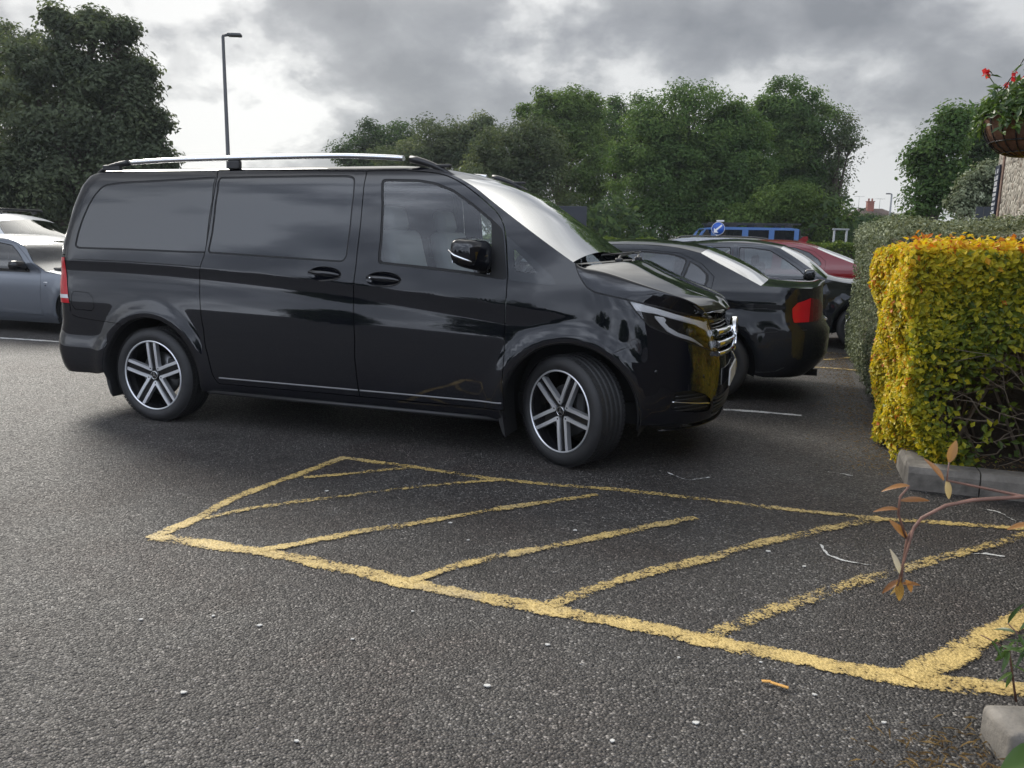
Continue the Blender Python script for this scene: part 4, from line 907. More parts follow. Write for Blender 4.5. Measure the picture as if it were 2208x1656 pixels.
LF_YEL = leaf_mat('leaf_golden', [(0., (.05, .085, .012)), (.30, (.13, .17, .014)), (.55, (.44, .40, .02)), (.88, (.78, .58, .035)), (.95, (.66, .32, .02)), (1., (.55, .16, .02))], .38, .5, .35)
LF_HEDGE = leaf_mat('leaf_box_hedge', [(0., (.03, .055, .014)), (.5, (.075, .12, .022)), (1., (.17, .21, .05))], .3)
def tree(blobs, base, leaf, label, mat_=LF_MID, dens=1., clump=(.45, .85), per=70, group=None, cat='tree', seed=0, loose=0., yext=.85, name='tree', trunk_r=.22):
    global rng
    rng = np.random.default_rng(100+seed)
    t = empty(name, (base[0], base[1], 0), label=label, cat=cat, group=group)
    CC, NN, SS, TT = [], [], [], []
    for (cx, cy, cz, rx, rz) in blobs:
        ry = min(rx, rz)*.5+max(rx, rz)*.5; ry *= yext
        A_ = 4*math.pi*((rx*ry)**1.6+(rx*rz)**1.6+(ry*rz)**1.6)**(1/1.6)/3**(1/1.6)
        cl = clump[0]+(clump[1]-clump[0])*min(1, rx/3.)
        n = max(5, int(A_/(cl*cl)*1.15*dens))
        d = rng.normal(size=(n, 3)); d /= np.linalg.norm(d, axis=1, keepdims=True)
        uu = np.where(rng.random(n) < .72, rng.uniform(.78, 1.02+.12*loose, n), rng.uniform(.25, .8, n))
        R3 = np.array([rx, ry, rz])
        cc = np.array([cx, cy, cz])+d*uu[:, None]*(R3*1.03-cl*.25)
        ok = cc[:, 2] > .25; cc = cc[ok]; d = d[ok]; n = len(cc)
        k = int(per*1.7*(1 if loose < .5 else .6)); rad = cl*rng.uniform(.5, 1., n)
        o = rng.normal(size=(n, k, 3)); o /= np.linalg.norm(o, axis=2, keepdims=True); o *= (rng.random((n, k, 1))**.5)*rad[:, None, None]*1.12; o[:, :, 2] *= .62
        P = (cc[:, None]+o).reshape(-1, 3)
        od = o.reshape(-1, 3)/np.linalg.norm(o.reshape(-1, 3), axis=1, keepdims=True)
        nn = od*.55+np.repeat(d, k, 0)*.35+np.array([0, 0, .55])+rng.normal(size=P.shape)*.42
        ct_ = np.repeat(rng.normal(0, .20, n), k); CC.append(P); NN.append(nn); SS.append(leaf*.74*rng.uniform(.6, 1.35, len(P))); TT.append(np.clip(.5+ct_+rng.normal(0, .10, len(P)), 0, 1))
    C_ = np.concatenate(CC)-np.array([base[0], base[1], 0]); ok = C_[:, 2] > .05
    leaves('crown', C_[ok], np.concatenate(NN)[ok], np.concatenate(SS)[ok], mat_, t, np.concatenate(TT)[ok])
    tr = MB(); top = max(blobs, key=lambda b: b[2]); b0 = Vector((0, 0, -.05))
    big = sorted(blobs, key=lambda b: -b[3])[:6]
    zlow = min(b[2] for b in big)
    fork = Vector((rng.normal(0, .1), rng.normal(0, .1), max(.5, zlow*.55)))
    tr.tube([b0, b0.lerp(fork, .5)+Vector((.05, 0, 0)), fork], [trunk_r*1.25, trunk_r, trunk_r*.8], 10)
    for b in blobs:
        e = Vector((b[0]-base[0], b[1]-base[1], b[2])); mid = fork.lerp(e, .5)+Vector((0, 0, .15*e.length*.2))
        tr.tube([fork, mid, e], [trunk_r*.55, trunk_r*.3, trunk_r*.08], 7, cap=False)
        for _ in range(5):
            q = e+Vector([float(np.clip(rng.normal(), -1.4, 1.4))*k_ for k_ in (b[3]*.5, b[3]*.4, b[4]*.5)]); tr.tube([mid.lerp(e, .6), q], [trunk_r*.14, trunk_r*.04], 5, cap=False)
    tr.build('trunk', BARK, t)
    return t
TR = DATA['trees']
def bs(n): b = max(TR[n], key=lambda q: q[3]); return (b[0], b[1])
GW = 'trees beyond the car park'
tree(TR['maple'], bs('maple'), .17, 'tall dark maple with ragged top, behind the van at far left', LF_MAPLE, 1.15, per=95, group=GW, seed=1, trunk_r=.3)
tree(TR['ash'], bs('ash'), .18, 'pale loose tree half hidden behind the tall dark maple', LF_GREY, .8, group=GW, seed=2, loose=.8)
tree(TR['far_bush'], bs('far_bush'), .22, 'low distant tree showing just above the van roof rail', LF_DARK, 1., clump=(.6, 1.), group=GW, seed=3)
tree(TR['wild'], bs('wild'), .20, 'scrubby grey-green tree with twiggy top above the windscreen', LF_GREY, 1., clump=(.5, .9), group=GW, seed=4, loose=.4)
tree(TR['round_dark'], bs('round_dark'), .15, 'rounded dark tree directly behind the van windscreen', LF_GREY, 1.15, per=90, group=GW, seed=5)
tree(TR['light_ash'], bs('light_ash'), .18, 'light green ash tree left of the big domed tree', LF_LIGHT, 1.1, per=85, group=GW, seed=6)
tree(TR['loose_mid'], bs('loose_mid'), .18, 'thin open-topped tree between the ash and the domed tree', LF_MID, .8, group=GW, seed=7, loose=.8)
tree(TR['dome'], bs('dome'), .155, 'biggest domed green tree, behind the parked saloon', LF_MID, 1.25, per=100, group=GW, seed=8, trunk_r=.3)
tree(TR['tall_mid'], bs('tall_mid'), .17, 'tall full tree rising behind the blue off-road car', LF_MID, 1.15, per=90, group=GW, seed=9)
tree(TR['airy'], bs('airy'), .16, 'sparse airy tree with bare twigs at the end of the row', LF_GREY, .75, per=50, group=GW, seed=10, loose=1.)
tree(TR['bramble'], bs('bramble'), .13, 'bright green scrub bush beneath the tall full tree', LF_LIGHT, 1.1, per=80, group=GW, seed=11, cat='bush', name='bush')
tree(TR['right_tree'], bs('right_tree'), .15, 'dark green tree standing left of the hanging basket', LF_MID, 1.2, per=90, group=GW, seed=12)
tree(TR['right_far'], bs('right_far'), .16, 'leafy tree directly behind the hanging basket', LF_DARK, 1.1, per=80, group=GW, seed=13)
tree(TR['silver_bush'], bs('silver_bush'), .075, 'silvery grey shrub spilling beside the flint wall', LF_SILVER, 1.3, clump=(.2, .3), per=60, seed=14, cat='shrub', name='silver_shrub', trunk_r=.05)
# woodland floor closing the gaps under the far trees
def leaf_box(name, o, ux, uy, L, Wd, H, n, leaf, mat_, parent=None, tint=None, z0=0., faces='TFLRB', rag=.05, **kw):
    """hedge: leaves on the faces of a box; o front-left corner, ux along, uy back"""
    ar = {'T': L*Wd, 'F': L*H, 'B': L*H, 'L': Wd*H, 'R': Wd*H}; tot = sum(ar[k] for k in faces); CC, NN = [], []
    for k in faces:
        m = int(n*ar[k]/tot); a, b = rng.random(m), rng.random(m); dp = np.abs(rng.normal(0, rag, m))
        if k == 'T': l, w, z, nn = a*L, b*Wd, H-dp+np.abs(rng.normal(0, rag*.4, m)), (0, 0, 1)
        elif k == 'F': l, w, z, nn = a*L, dp, b*H, (0, -1, 0)
        elif k == 'B': l, w, z, nn = a*L, Wd-dp, b*H, (0, 1, 0)
        elif k == 'L': l, w, z, nn = dp, a*Wd, b*H, (-1, 0, 0)
        else: l, w, z, nn = L-dp, a*Wd, b*H, (1, 0, 0)
        bump_ = .03*np.sin(l*7+z*5)+.03*np.sin(w*9-z*6)
        P = np.array([o[0], o[1], z0])+(l+nn[0]*bump_)[:, None]*ux+(w+nn[1]*bump_)[:, None]*uy+(z+nn[2]*bump_)[:, None]*np.array([0, 0, 1.])
        nw = np.array(ux)*nn[0]+np.array(uy)*nn[1]+np.array([0, 0, nn[2]])
        CC.append(P); NN.append(nw+np.array([0, 0, .35])+rng.normal(size=P.shape)*.55)
    C_ = np.concatenate(CC); return C_, np.concatenate(NN), leaf*rng.uniform(.65, 1.3, len(C_))
X3, Y3 = np.array([1., 0, 0]), np.array([0, 1., 0])
def hedge(name, o, ux, uy, L, Wd, H, n, leaf, mat_, label, z0=0., tintf=None, core=True, **kw):
    h = empty(name, (o[0], o[1], 0), label=label, cat='hedge')
    C_, N_, S_ = leaf_box(name, (0, 0), ux, uy, L, Wd, H, n, leaf, mat_, z0=z0, **kw)
    tint = tintf(C_) if tintf else np.clip(rng.normal(.5, .25, len(C_)), 0, 1)
    leaves('foliage', C_, N_, S_, mat_, h, tint)
    if core:
        b = MB(); p = lambda l, w, z: tuple(ux*l+uy*w+np.array([0, 0, z]))
        i = .13
        for f_ in ([(i, i), (L-i, i)], [(L-i, i), (L-i, Wd-i)], [(L-i, Wd-i), (i, Wd-i)], [(i, Wd-i), (i, i)]):
            b.quad([p(*f_[0], z0), p(*f_[1], z0), p(*f_[1], z0+H-i), p(*f_[0], z0+H-i)])
        b.quad([p(i, i, z0+H-i), p(L-i, i, z0+H-i), p(L-i, Wd-i, z0+H-i), p(i, Wd-i, z0+H-i)])
        b.build('branches', BARK, h)
    return h
rng = np.random.default_rng(50)
hedge('box_hedge', (-1.5, 18.5), X3, Y3, 14., .9, 1.44, 42000, .075, LF_HEDGE, 'long low clipped green hedge behind the parked cars', faces='TFL', rag=.05)
# dense scrub under the trees
def scrub():
    n = 42000; x = rng.uniform(-22, 24, n); y = rng.uniform(26, 38, n); hgt = 1.9+.8*np.sin(x*.7)+.5*np.sin(x*1.9+1)
    z = np.abs(rng.random(n)**.6)*hgt
    nn = np.stack([rng.normal(0, .5, n), -.5+rng.normal(0, .5, n), .6+rng.normal(0, .4, n)], 1)
    return leaves('undergrowth', np.stack([x, y, z], 1), nn, 0.28*rng.uniform(.7, 1.3, n), LF_DARK, None, None, kind='stuff', label='dark undergrowth beneath the far trees', cat='undergrowth')
scrub()

# ------------------------------------------------------------------ planting bed on the right
B0 = np.array([2.335, 4.513, 0.])
def bed(a, b, z=0.): return B0+EX*a+EY*b+np.array([0, 0, z])
CONC = pbr('kerb_concrete', (.17, .155, .135), .9, bump=(45, .8, .006), var=(7, .5))
SOIL = pbr('bed_soil', (.035, .026, .020), .95, bump=(25, .9, .03), var=(9, .5))
def kerb(a0, b0, a1, b1, label):
    m = MB(); d = np.array([a1-a0, b1-b0]); L = np.linalg.norm(d); d /= L; nrm = np.array([-d[1], d[0]])
    prof = [(0, 0), (0, .10), (.018, .135), (.05, .14), (.13, .14), (.13, 0)]
    A = [bed(a0+nrm[0]*p, b0+nrm[1]*p, z) for p, z in prof]; B = [bed(a1+nrm[0]*p, b1+nrm[1]*p, z) for p, z in prof]
    va = [m.bm.verts.new(p) for p in A]; vb = [m.bm.verts.new(p) for p in B]; n = len(prof)
    for i in range(n): m.bm.faces.new((va[i], va[(i+1) % n], vb[(i+1) % n], vb[i]))
    m.bm.faces.new(va); m.bm.faces.new(vb[::-1])
    return m.build('kerb_stone', CONC, None, label=label, cat='kerb', group='kerb stones round the hedge bed')
kerb(.0, 0, .37, 0, 'concrete kerb stone at the corner of the hedge bed')
kerb(.378, 0, 1.30, 0, 'concrete kerb stone along the front of the hedge bed, right of the corner stone')
kerb(.0, .93, .0, .134, 'concrete kerb stone on the left side of the hedge bed, next to the corner')
kerb(.0, 1.86, .0, .938, 'leaf-strewn concrete kerb stone on the left side, under the golden hedge')
sl = MB(); q = [bed(.10, .10, .10), bed(1.6, .10, .10), bed(1.6, 6.5, .10), bed(.10, 6.5, .10)]; sl.quad([tuple(p) for p in q]); sl.build('bed_soil', SOIL, kind='structure')
def golden_hedge():
    """golden privet clipped to a box, thin and twiggy low down at the front"""
    h = empty('golden_hedge', tuple(bed(.0, .15)), label='clipped golden-leaved hedge with orange tips above the kerb on the right', cat='hedge')
    L, Wd, H, z0 = 2.6, 1.75, 1.27, .12
    o = bed(.0, .15)
    def put(a, b, z): return EX*a[:, None]+EY*b[:, None]+np.array([0, 0, 1.])*z[:, None]
    CC, NN, TT, SS = [], [], [], []
    def add(a, b, z, nrm, t, s):
        CC.append(put(a, b, z)); n_ = EX*nrm[0]+EY*nrm[1]+np.array([0, 0, nrm[2]]); NN.append(n_+rng.normal(size=(len(a), 3))*.5+np.array([0, 0, .35])); TT.append(t); SS.append(s)
    def lean(z): return -.13*np.clip((z-.15)/.9, 0, 1)          # the left side bulges outwards towards the top
    n = 26000    # left face
    z = .03+(H+.09)*rng.random(n)**.9; b = Wd*rng.random(n); dp = np.abs(rng.normal(0, .05, n)); wav = .035*np.sin(z*9+b*4)+.03*np.sin(b*11)
    a = .03+lean(z)-.06*np.clip((b-.12)/.3, 0, 1)*np.clip((.55-z)/.3, 0, 1)+dp+wav+.6*np.clip(.3-z, 0, .3)*np.clip((.30-b)/.3, 0, 1)
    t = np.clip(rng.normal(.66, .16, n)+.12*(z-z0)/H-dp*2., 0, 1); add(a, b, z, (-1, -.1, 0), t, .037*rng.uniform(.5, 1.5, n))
    n = 14000     # top
    a = -.06+(L+.06)*rng.random(n); b = Wd*rng.random(n); dp = np.abs(rng.normal(0, .045, n)); up = np.abs(rng.normal(0, .03, n))
    z = z0+H-dp+up+.02*np.sin(a*8)+.02*np.sin(b*10)
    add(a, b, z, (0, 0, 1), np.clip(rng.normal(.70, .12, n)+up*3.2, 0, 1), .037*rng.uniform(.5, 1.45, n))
    n = 1500     # upright orange shoots on the top
    a = -.06+(L+.06)*rng.random(n); b = .5*rng.random(n)**2; z = z0+H+np.abs(rng.normal(0, .03, n))
    add(a, b, z, (0, -.6, .1), np.clip(rng.normal(.90, .07, n), 0, 1), .045*rng.uniform(.6, 1.3, n))
    n = 40000    # front face: full above, bare and twiggy low on the right
    z = z0+H*rng.random(n); a = -.12+(L+.12)*rng.random(n); dp = np.abs(rng.normal(0, .06, n))
    bare = np.exp(-(((a-.66)/.55)**2+((z-.46)/.40)**2)*1.0)*1.45+.6*(z < .6)*(a > .40)
    keep = (rng.random(n) > np.clip(bare+.18*np.sin(a*14+z*9)*(z < 1.), 0, .97)) & (a > lean(z)+.05+.25*np.clip(.3-z, 0, 1))
    a, z, dp = a[keep], z[keep], dp[keep]; n = len(a)
    wav = .04*np.sin(a*10+z*6)+.03*np.sin(z*13)
    hi = np.clip((z-.85)/.6, 0, 1); lf = np.clip((.30-a)/.35, 0, 1)
    add(a, dp+wav, z, (-.15, -1, 0), np.clip(rng.normal(.36, .15, n)+.26*np.maximum(hi**2, lf)+.10*np.sin(a*5+1)*np.sin(z*6)-.13*np.clip((.95-z)/.8, 0, 1)-dp*1.2, 0, 1), .039*rng.uniform(.5, 1.5, n))  # front leaves tinted olive to carry that side's shade; inner leaves greener
    n = 3500     # leaves deep inside
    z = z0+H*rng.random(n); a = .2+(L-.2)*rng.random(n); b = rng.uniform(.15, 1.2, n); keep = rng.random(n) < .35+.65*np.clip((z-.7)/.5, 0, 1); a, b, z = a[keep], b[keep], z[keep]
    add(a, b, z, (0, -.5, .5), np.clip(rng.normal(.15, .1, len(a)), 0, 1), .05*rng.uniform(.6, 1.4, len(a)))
    C_ = np.concatenate(CC); S_ = np.concatenate(SS)
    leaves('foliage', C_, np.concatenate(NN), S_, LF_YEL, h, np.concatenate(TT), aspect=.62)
    m = MB()
    for k in range(70):
        a0 = rng.uniform(.25, L); b0 = rng.uniform(.25, 1.2); p = np.array([a0, b0, .10]); pts = [p.copy()]; d = np.array([rng.normal(0, .25), -.10+rng.normal(0, .12), 1.]); st = rng.uniform(.15, .24)
        for i in range(6):
            p = p+d*st; d = d+np.array([rng.normal(0, .22), rng.normal(0, .16), .0]); p[1] = max(p[1], .05); p[0] = max(p[0], .12); p[2] = min(p[2], 1.3); pts.append(p.copy())
        r0 = rng.uniform(.005, .014); m.tube([tuple(EX*q[0]+EY*q[1]+np.array([0, 0, q[2]])) for q in pts], [r0*(1-.13*i) for i in range(7)], 6, cap=False)
    for k in range(60):     # dead twigs reaching out of the bare patch
        a0 = rng.uniform(.45, 1.3); z = rng.uniform(.2, .85); p = np.array([a0, rng.uniform(.10, .3), z]); d = np.array([-.8+rng.normal(0, .5), -.25+rng.normal(0, .25), .25+rng.normal(0, .45)]); pts = [p.copy()]
        for i in range(5):
            p = p+d*rng.uniform(.05, .10); d = d+rng.normal(0, .3, 3)*np.array([1, .5, 1]); p[1] = max(p[1], -.02); p[0] = max(p[0], .03); p[2] = min(max(p[2], .15), 1.2); pts.append(p.copy())
            if i == 2:
                q = p+np.array([rng.normal(-.08, .06), -.02, rng.normal(.03, .08)]); m.tube([tuple(EX*v[0]+EY*v[1]+np.array([0, 0, v[2]])) for v in (p, q)], [.003, .0012], 5, cap=False)
        r0 = rng.uniform(.003, .007); m.tube([tuple(EX*v[0]+EY*v[1]+np.array([0, 0, v[2]])) for v in pts], [r0*(1-.15*i) for i in range(6)], 5, cap=False)
    m.build('branches', TWIG, h)
    b = MB(); P = lambda a, c, z: tuple(EX*a+EY*c+np.array([0, 0, z]))
    b.quad([P(.30, 1.0, .1), P(2.6, 1.0, .1), P(2.6, 1.0, 1.3), P(.30, 1.0, 1.3)]); b.quad([P(.30, 1.0, .1), P(.30, 1.7, .1), P(.30, 1.7, 1.3), P(.30, 1.0, 1.3)])
    b.build('inner_wood', BARK, h)
golden_hedge()
hedge('silver_hedge', tuple(bed(.02, 1.95))[:2], EX, EY, 3.4, 4.3, 1.55, 62000, .034, LF_SILVER, 'tall grey-green variegated hedge behind the golden hedge', z0=.06, faces='TFLB', rag=.045, tintf=lambda C: np.clip(rng.normal(.45, .25, len(C))+.15*(C[:, 2] > 1.5), 0, 1))

# ------------------------------------------------------------------ other vehicles
def simple_wheel(parent, loc, R, wd, flip, rimmat, nsp=5, rz=0.):
    w = empty('wheel', loc, rz+(math.pi if flip else 0)); w.parent = parent
    rr = R*.70; t = MB(); tyre_mesh(t, R, rr, wd); t.build('tyre', TYRE, w)
    b = MB(); h = wd/2; b.lathe([(rr, -h+.01), (rr-.006, -h+.002), (rr-.014, -h+.01), (rr-.03, .06), (.05, .06)], 40)
    for k in range(nsp):
        a = 2*math.pi*k/nsp+.3; c, s = math.cos(a), math.sin(a)
        P = lambda q, e, y: (q*c-e*s, y, q*s+e*c)
        A = [P(.03, -.028, -h+.035), P(rr-.012, -.02, -h+.012), P(rr-.012, .02, -h+.012), P(.03, .028, -h+.035)]; B = [P(.03, -.03, -h+.07), P(rr-.012, -.03, -h+.06), P(rr-.012, .03, -h+.06), P(.03, .03, -h+.07)]
        b.quad(A)
        for i in range(4): b.quad([A[i], A[(i+1) % 4], B[(i+1) % 4], B[i]])
    b.lathe([(.0005, -h+.026), (.05, -h+.028), (.058, -h+.06)], 24); b.build('rim', rimmat, w)
    return w
ZG = ([.10,.20,.30,.42,.62,.76,.838,.846,.90,.97,1.05,1.25,1.36,1.44], [-1.2,-.7,-.2,-.06,.0,.10,.20,-.06,.06,.22,.34,.38,.47,.7])
def car(name, label, cat, loc, rz, paint, hw, nose, rear, edge, wheels, R, doors, windows, quarter=(), nose_z=.70, tail_z=1.0, sill=.20, zg=ZG, lamps=(), rimmat=None, xa=-.10, rlen=.45, crown=None, mirrors=None, handles=(), glass=None, group='cars parked in the bays behind the van', trim=(), rear_bump_z=None):
    """edge: list of (x,z,segment) along the top of the side, nose to tail; panels: polygons in (x,z)"""
    glass = glass or CARGLASS; rimmat = rimmat or ALU
    xr = rear[1][len(rear[1])//2]; qr = xr+rlen
    sh = Shell(hw, zg, nose, rear, xa, 2.5, qr, 3.0, rlen, .75, .45, [(wheels[0], R), (wheels[1], R)], flare=.014, arch_r=R+.10)
    Q = lambda pts: [(sh.q_at(x, z), z) for x, z in pts]
    o = empty(name, loc, rz, label=label, cat=cat, group=group)
    nosep = [(xa+1-.0005, nose_z), (xa+.72, nose_z+.004), (xa+.45, nose_z+.012)]
    tailp = [(qr-.45, tail_z+.0), (qr-.72, tail_z), (qr-1+.0005, tail_z)]
    ed = [(sh.q_at(x, z), z) for x, z, s_ in edge]; seg = [s_ for x, z, s_ in edge]
    top = nosep+ed+tailp; segs = ['hood']*3+seg+[seg[-1]]*3
    Ra = R+.055
    fa = arch(sh, wheels[0], R, Ra, 190, -10, 24); ra = arch(sh, wheels[1], R, Ra, 190, -10, 24)
    body = [tuple(p) for p in top]+[(qr-1+.0005, sill+.06), (qr-.5, sill+.05), (sh.q_at(wheels[1]-Ra-.08, sill+.04), sill+.04)]+ra+[(q, sill) for q in np.linspace(ra[-1][0]+.05, fa[0][0]-.05, 8)]+fa+[(xa+.3, sill+.02), (xa+1-.0005, sill)]
    dp = [Q(resample(d, .12)) if False else [(sh.q_at(x, z), z) for x, z in d] for d in doors]
    qp = [chaikin(Q(w), 1) for w in quarter]
    un = [offset(d, .002) for d in dp]
    # doors share a cut: shrink the holes from neighbours apart
    panel(sh, 'body', body, paint, o, holes=un+[offset(w, .001) for w in qp]+[], h=.07)
    for i, (d, w) in enumerate(zip(dp, windows)):
        wq = chaikin(Q(w), 1)
        ds = panel(sh, 'door', offset(d, -.002), paint, o, holes=[offset(wq, .012)], h=.07)
        for d_, sd in zip(ds, (-1, 1)):
            panel(sh, 'window_frame', offset(wq, .012), RUBBER, d_, holes=[wq], h=.05, ins=.003, sides=(sd,))
            panel(sh, 'window_pane', wq, glass, d_, h=.10, ins=.005, rim=0, sides=(sd,))
            if i < len(handles):
                hx, hz = handles[i]; b = MB(); rows = []
                for k in range(9):
                    t = k/8*2-1; p, _ = sh.pt(sh.q_at(hx+t*.10, hz), hz, -.006-.016*(1-t**4)); rows.append((p[0], p[1]*(1 if sd < 0 else -1), p[2]))
                b.tube(rows, .011, 8, flat=(1, .6)); b.build('door_handle', paint, d_)
    for w in qp:
        panel(sh, 'quarter_window', w, glass, o, h=.08, ins=.004, rim=0)
    # top skin
    E3 = np.array([sh.pt(*p)[0] for p in top]); cr = {'hood': (.0, .045), 'windscreen': (.10, .05), 'roof': (0, .05), 'rear_screen': (-.09, .045), 'boot': (-.02, .03)}
    if crown: cr.update(crown)
    # crown vector at every point: blend of the neighbouring segments
    cv = []
    for i in range(len(top)):
        a = np.array(cr[segs[max(i-1, 0)]]); b = np.array(cr[segs[min(i, len(segs)-1)]]); cv.append((a+b)/2)
    runs = []; st = 0
    for i in range(1, len(top)):
        if i == len(top)-1 or segs[i] != segs[st]:
            runs.append((segs[st], st, i)); st = i
    nm = {'hood': ('bonnet', paint), 'windscreen': ('windscreen', WSCREEN), 'roof': ('roof', paint), 'rear_screen': ('rear_screen', WSCREEN), 'boot': ('boot_lid', paint)}
    for s_, a, b in runs:
        P = [tuple(E3[i])+tuple(cv[i]) for i in range(a, b+1)]
        P = np.array(curve_s(P, max(6, 5*len(P)))) if len(P) > 2 else np.array([np.array(P[0])+(np.array(P[1])-np.array(P[0]))*t for t in np.linspace(0, 1, 6)])
        rows = [[[p[0]+p[3]*(1-abs(t)**2.2), p[1]*(-t) if False else p[1]*t*-1*-1, p[2]+p[4]*(1-abs(t)**2.2)] for t in np.linspace(1, -1, 21)] for p in P]
        loft(nm[s_][0], rows, nm[s_][1], o)
    for nme, poly, m, ins in lamps:
        panel(sh, nme, chaikin([(q, z) for q, z in poly], 1), m, o, h=.03, ins=ins, rim=.006)
    for nme, pts, rad, m, ins in trim:
        for sd in (-1, 1):
            b = MB(); rows = []
            for x, z in pts:
                p, _ = sh.pt(sh.q_at(x, z), z, ins); rows.append((p[0], p[1]*(1 if sd < 0 else -1), p[2]))
            b.tube(rows, rad, 6); b.build(nme, m, o)
    for wx in wheels:
        simple_wheel(o, (wx, -hw+.115, R), R, .21, False, rimmat); simple_wheel(o, (wx, hw-.115, R), R, .21, True, rimmat)
        for sd in (-1, 1):
            wl = MB(); pts = [(wx+(Ra+.01)*math.cos(a), R+(Ra+.01)*math.sin(a)) for a in np.radians(np.linspace(-20, 200, 24))]
            for a, b in zip(pts, pts[1:]): wl.quad([(a[0], sd*(hw-.03), a[1]), (b[0], sd*(hw-.03), b[1]), (b[0], sd*(hw-.35), b[1]), (a[0], sd*(hw-.35), a[1])], True)
            for a, b in zip(pts, pts[1:]): wl.bm.faces.new([wl.bm.verts.new(p) for p in ((a[0], sd*(hw-.34), a[1]), (b[0], sd*(hw-.34), b[1]), (wx, sd*(hw-.34), R))])
            wl.build('wheel_arch_liner', DARK, o)
    ub = MB(); ub.box(((wheels[0]+wheels[1])/2, 0, sill+.10), (wheels[0]-wheels[1]-2*Ra, 2*hw-.16, .14)); ub.box(((wheels[0]+wheels[1])/2, 0, sill+.12), (nose[1][len(nose[1])//2]-xr-.5, 2*hw-.75, .16)); ub.build('underbody', DARK, o)
    cx = (edge[0][0]+wheels[1])/2
    for x in (wheels[0]-1.35, wheels[0]-2.25):
        for y in (-.36, .36):
            s_ = MB(); s_.box((x+.22, y, .55), (.5, .48, .16), bev=.04); s_.box((x-.05, y, .85), (.14, .46, .56), bev=.05); s_.box((x-.12, y, 1.17), (.09, .24, .16), bev=.04); s_.build('seat', DARK, o)
    db = MB(); db.box((wheels[0]-.42, 0, .82), (.3, 2*hw-.3, .18), bev=.04); db.build('dashboard', DARK, o)
    if mirrors:
        mx, mz = mirrors
        for sd in (-1, 1):
            b = MB(); v = b.box((mx, sd*(hw+.10), mz), (.15, .20, .13), bev=.05, seg=3); b.tube([(mx+.03, sd*(hw-.04), mz-.05), (mx+.02, sd*(hw+.05), mz-.03)], .03, 8, flat=(1, .6)); b.build('side_mirror', paint if paint not in (PAINT_G,) else GLOSSB, o)
    return o, sh
PC = math.radians(-18.5)
def pose(px_, py_, flip, hw, x_plane):
    """near side plane runs through (px,py); x_plane: distance along it to the front axle"""
    e = np.array([math.cos(PC), math.sin(PC)]); n = np.array([-math.sin(PC), math.cos(PC)]); p = np.array([px_, py_])+e*x_plane+n*hw
    return (float(p[0]), float(p[1]), 0.), PC+(math.pi if flip else 0)
# black saloon, facing away to the left
hw = .90; loc, rz = pose(2.25, 6.94, True, hw, -3.25)
sal, SAL = car('parked_saloon', 'black four-door saloon with dark red tail light, parked right behind the van nose', 'car', loc, rz, PAINT_B, hw,
    ([.18,.3,.5,.62,.72,.8],[.68,.76,.80,.78,.70,.55]), ([.2,.28,.40,.55,.68,.74,.90,1.0,1.06],[-3.55,-3.66,-3.76,-3.77,-3.765,-3.70,-3.69,-3.68,-3.68]),
    [(.35,.80,'hood'),(-.1,.93,'hood'),(-.45,.99,'windscreen'),(-.75,1.16,'windscreen'),(-1.12,1.315,'roof'),(-1.5,1.365,'roof'),(-2.0,1.383,'roof'),(-2.35,1.365,'roof'),(-2.60,1.315,'rear_screen'),(-2.76,1.232,'rear_screen'),(-2.95,1.14,'rear_screen'),(-3.14,1.045,'boot'),(-3.40,1.035,'boot'),(-3.56,1.03,'boot')],
    (0, -2.76), .325,
    [[(-.42,.30),(-.50,.95),(-.62,1.05),(-1.15,1.305),(-1.72,1.335),(-1.74,.95),(-1.70,.28)], [(-1.76,.28),(-1.80,.95),(-1.78,1.335),(-2.10,1.335),(-2.42,1.31),(-2.62,1.22),(-2.735,1.11),(-2.72,1.0),(-2.56,.86),(-2.36,.66),(-2.28,.45),(-2.24,.28)]],
    [[(-.66,.97),(-.80,1.09),(-1.16,1.275),(-1.70,1.307),(-1.705,.97)], [(-1.83,.97),(-1.82,1.31),(-2.10,1.310),(-2.35,1.292),(-2.475,1.25),(-2.43,1.085),(-2.40,.97)]],
    quarter=(), nose_z=.74, tail_z=1.05, mirrors=(-.70, 1.0), handles=[(-1.55, .84), (-2.42, .87)],
    lamps=[], trim=[('bumper_seam', [(-3.10,.63),(-3.3,.655),(-3.55,.68)], .003, DARK, .0), ('crease_shade', [(-2.95,.84),(-3.2,.85),(-3.45,.853)], .0035, DARK, .0)])  # dark tube along the saloon's side crease stands in for its shade
def on_saloon(name, pts, m, ins=-.003, par=None, h=.03, q=False):
    P = pts if q else [(SAL.q_at(x, z), z) for x, z in pts]
    return panel(SAL, name, chaikin(P, 1), m, par or sal, h=h, ins=ins, rim=.02)
on_saloon('quarter_window_frame', [(-2.51,1.245),(-2.60,1.20),(-2.685,1.13),(-2.69,1.07),(-2.655,1.0),(-2.50,.97),(-2.455,1.085)], RUBBER, -.001)
on_saloon('quarter_window', [(-2.52,1.225),(-2.60,1.18),(-2.66,1.125),(-2.665,1.07),(-2.64,1.01),(-2.51,.985),(-2.475,1.085)], CARGLASS, -.003)
qr_ = SAL.qr
Qs = lambda pts: [(SAL.q_at(x, z), z) for x, z in pts]
tl_ = on_saloon('tail_light', resample(Qs([(-3.412,.862),(-3.45,.908),(-3.555,.95),(-3.555,.742),(-3.44,.735),(-3.42,.78)]), .02), REDLENS, -.010, q=True, h=.012)
tl2 = on_saloon('indicator_lens', resample(Qs([(-3.558,.948),(-3.63,.925),(-3.668,.87),(-3.672,.80),(-3.64,.752),(-3.558,.742)]), .02), DREDLENS, -.0095, q=True, h=.012)
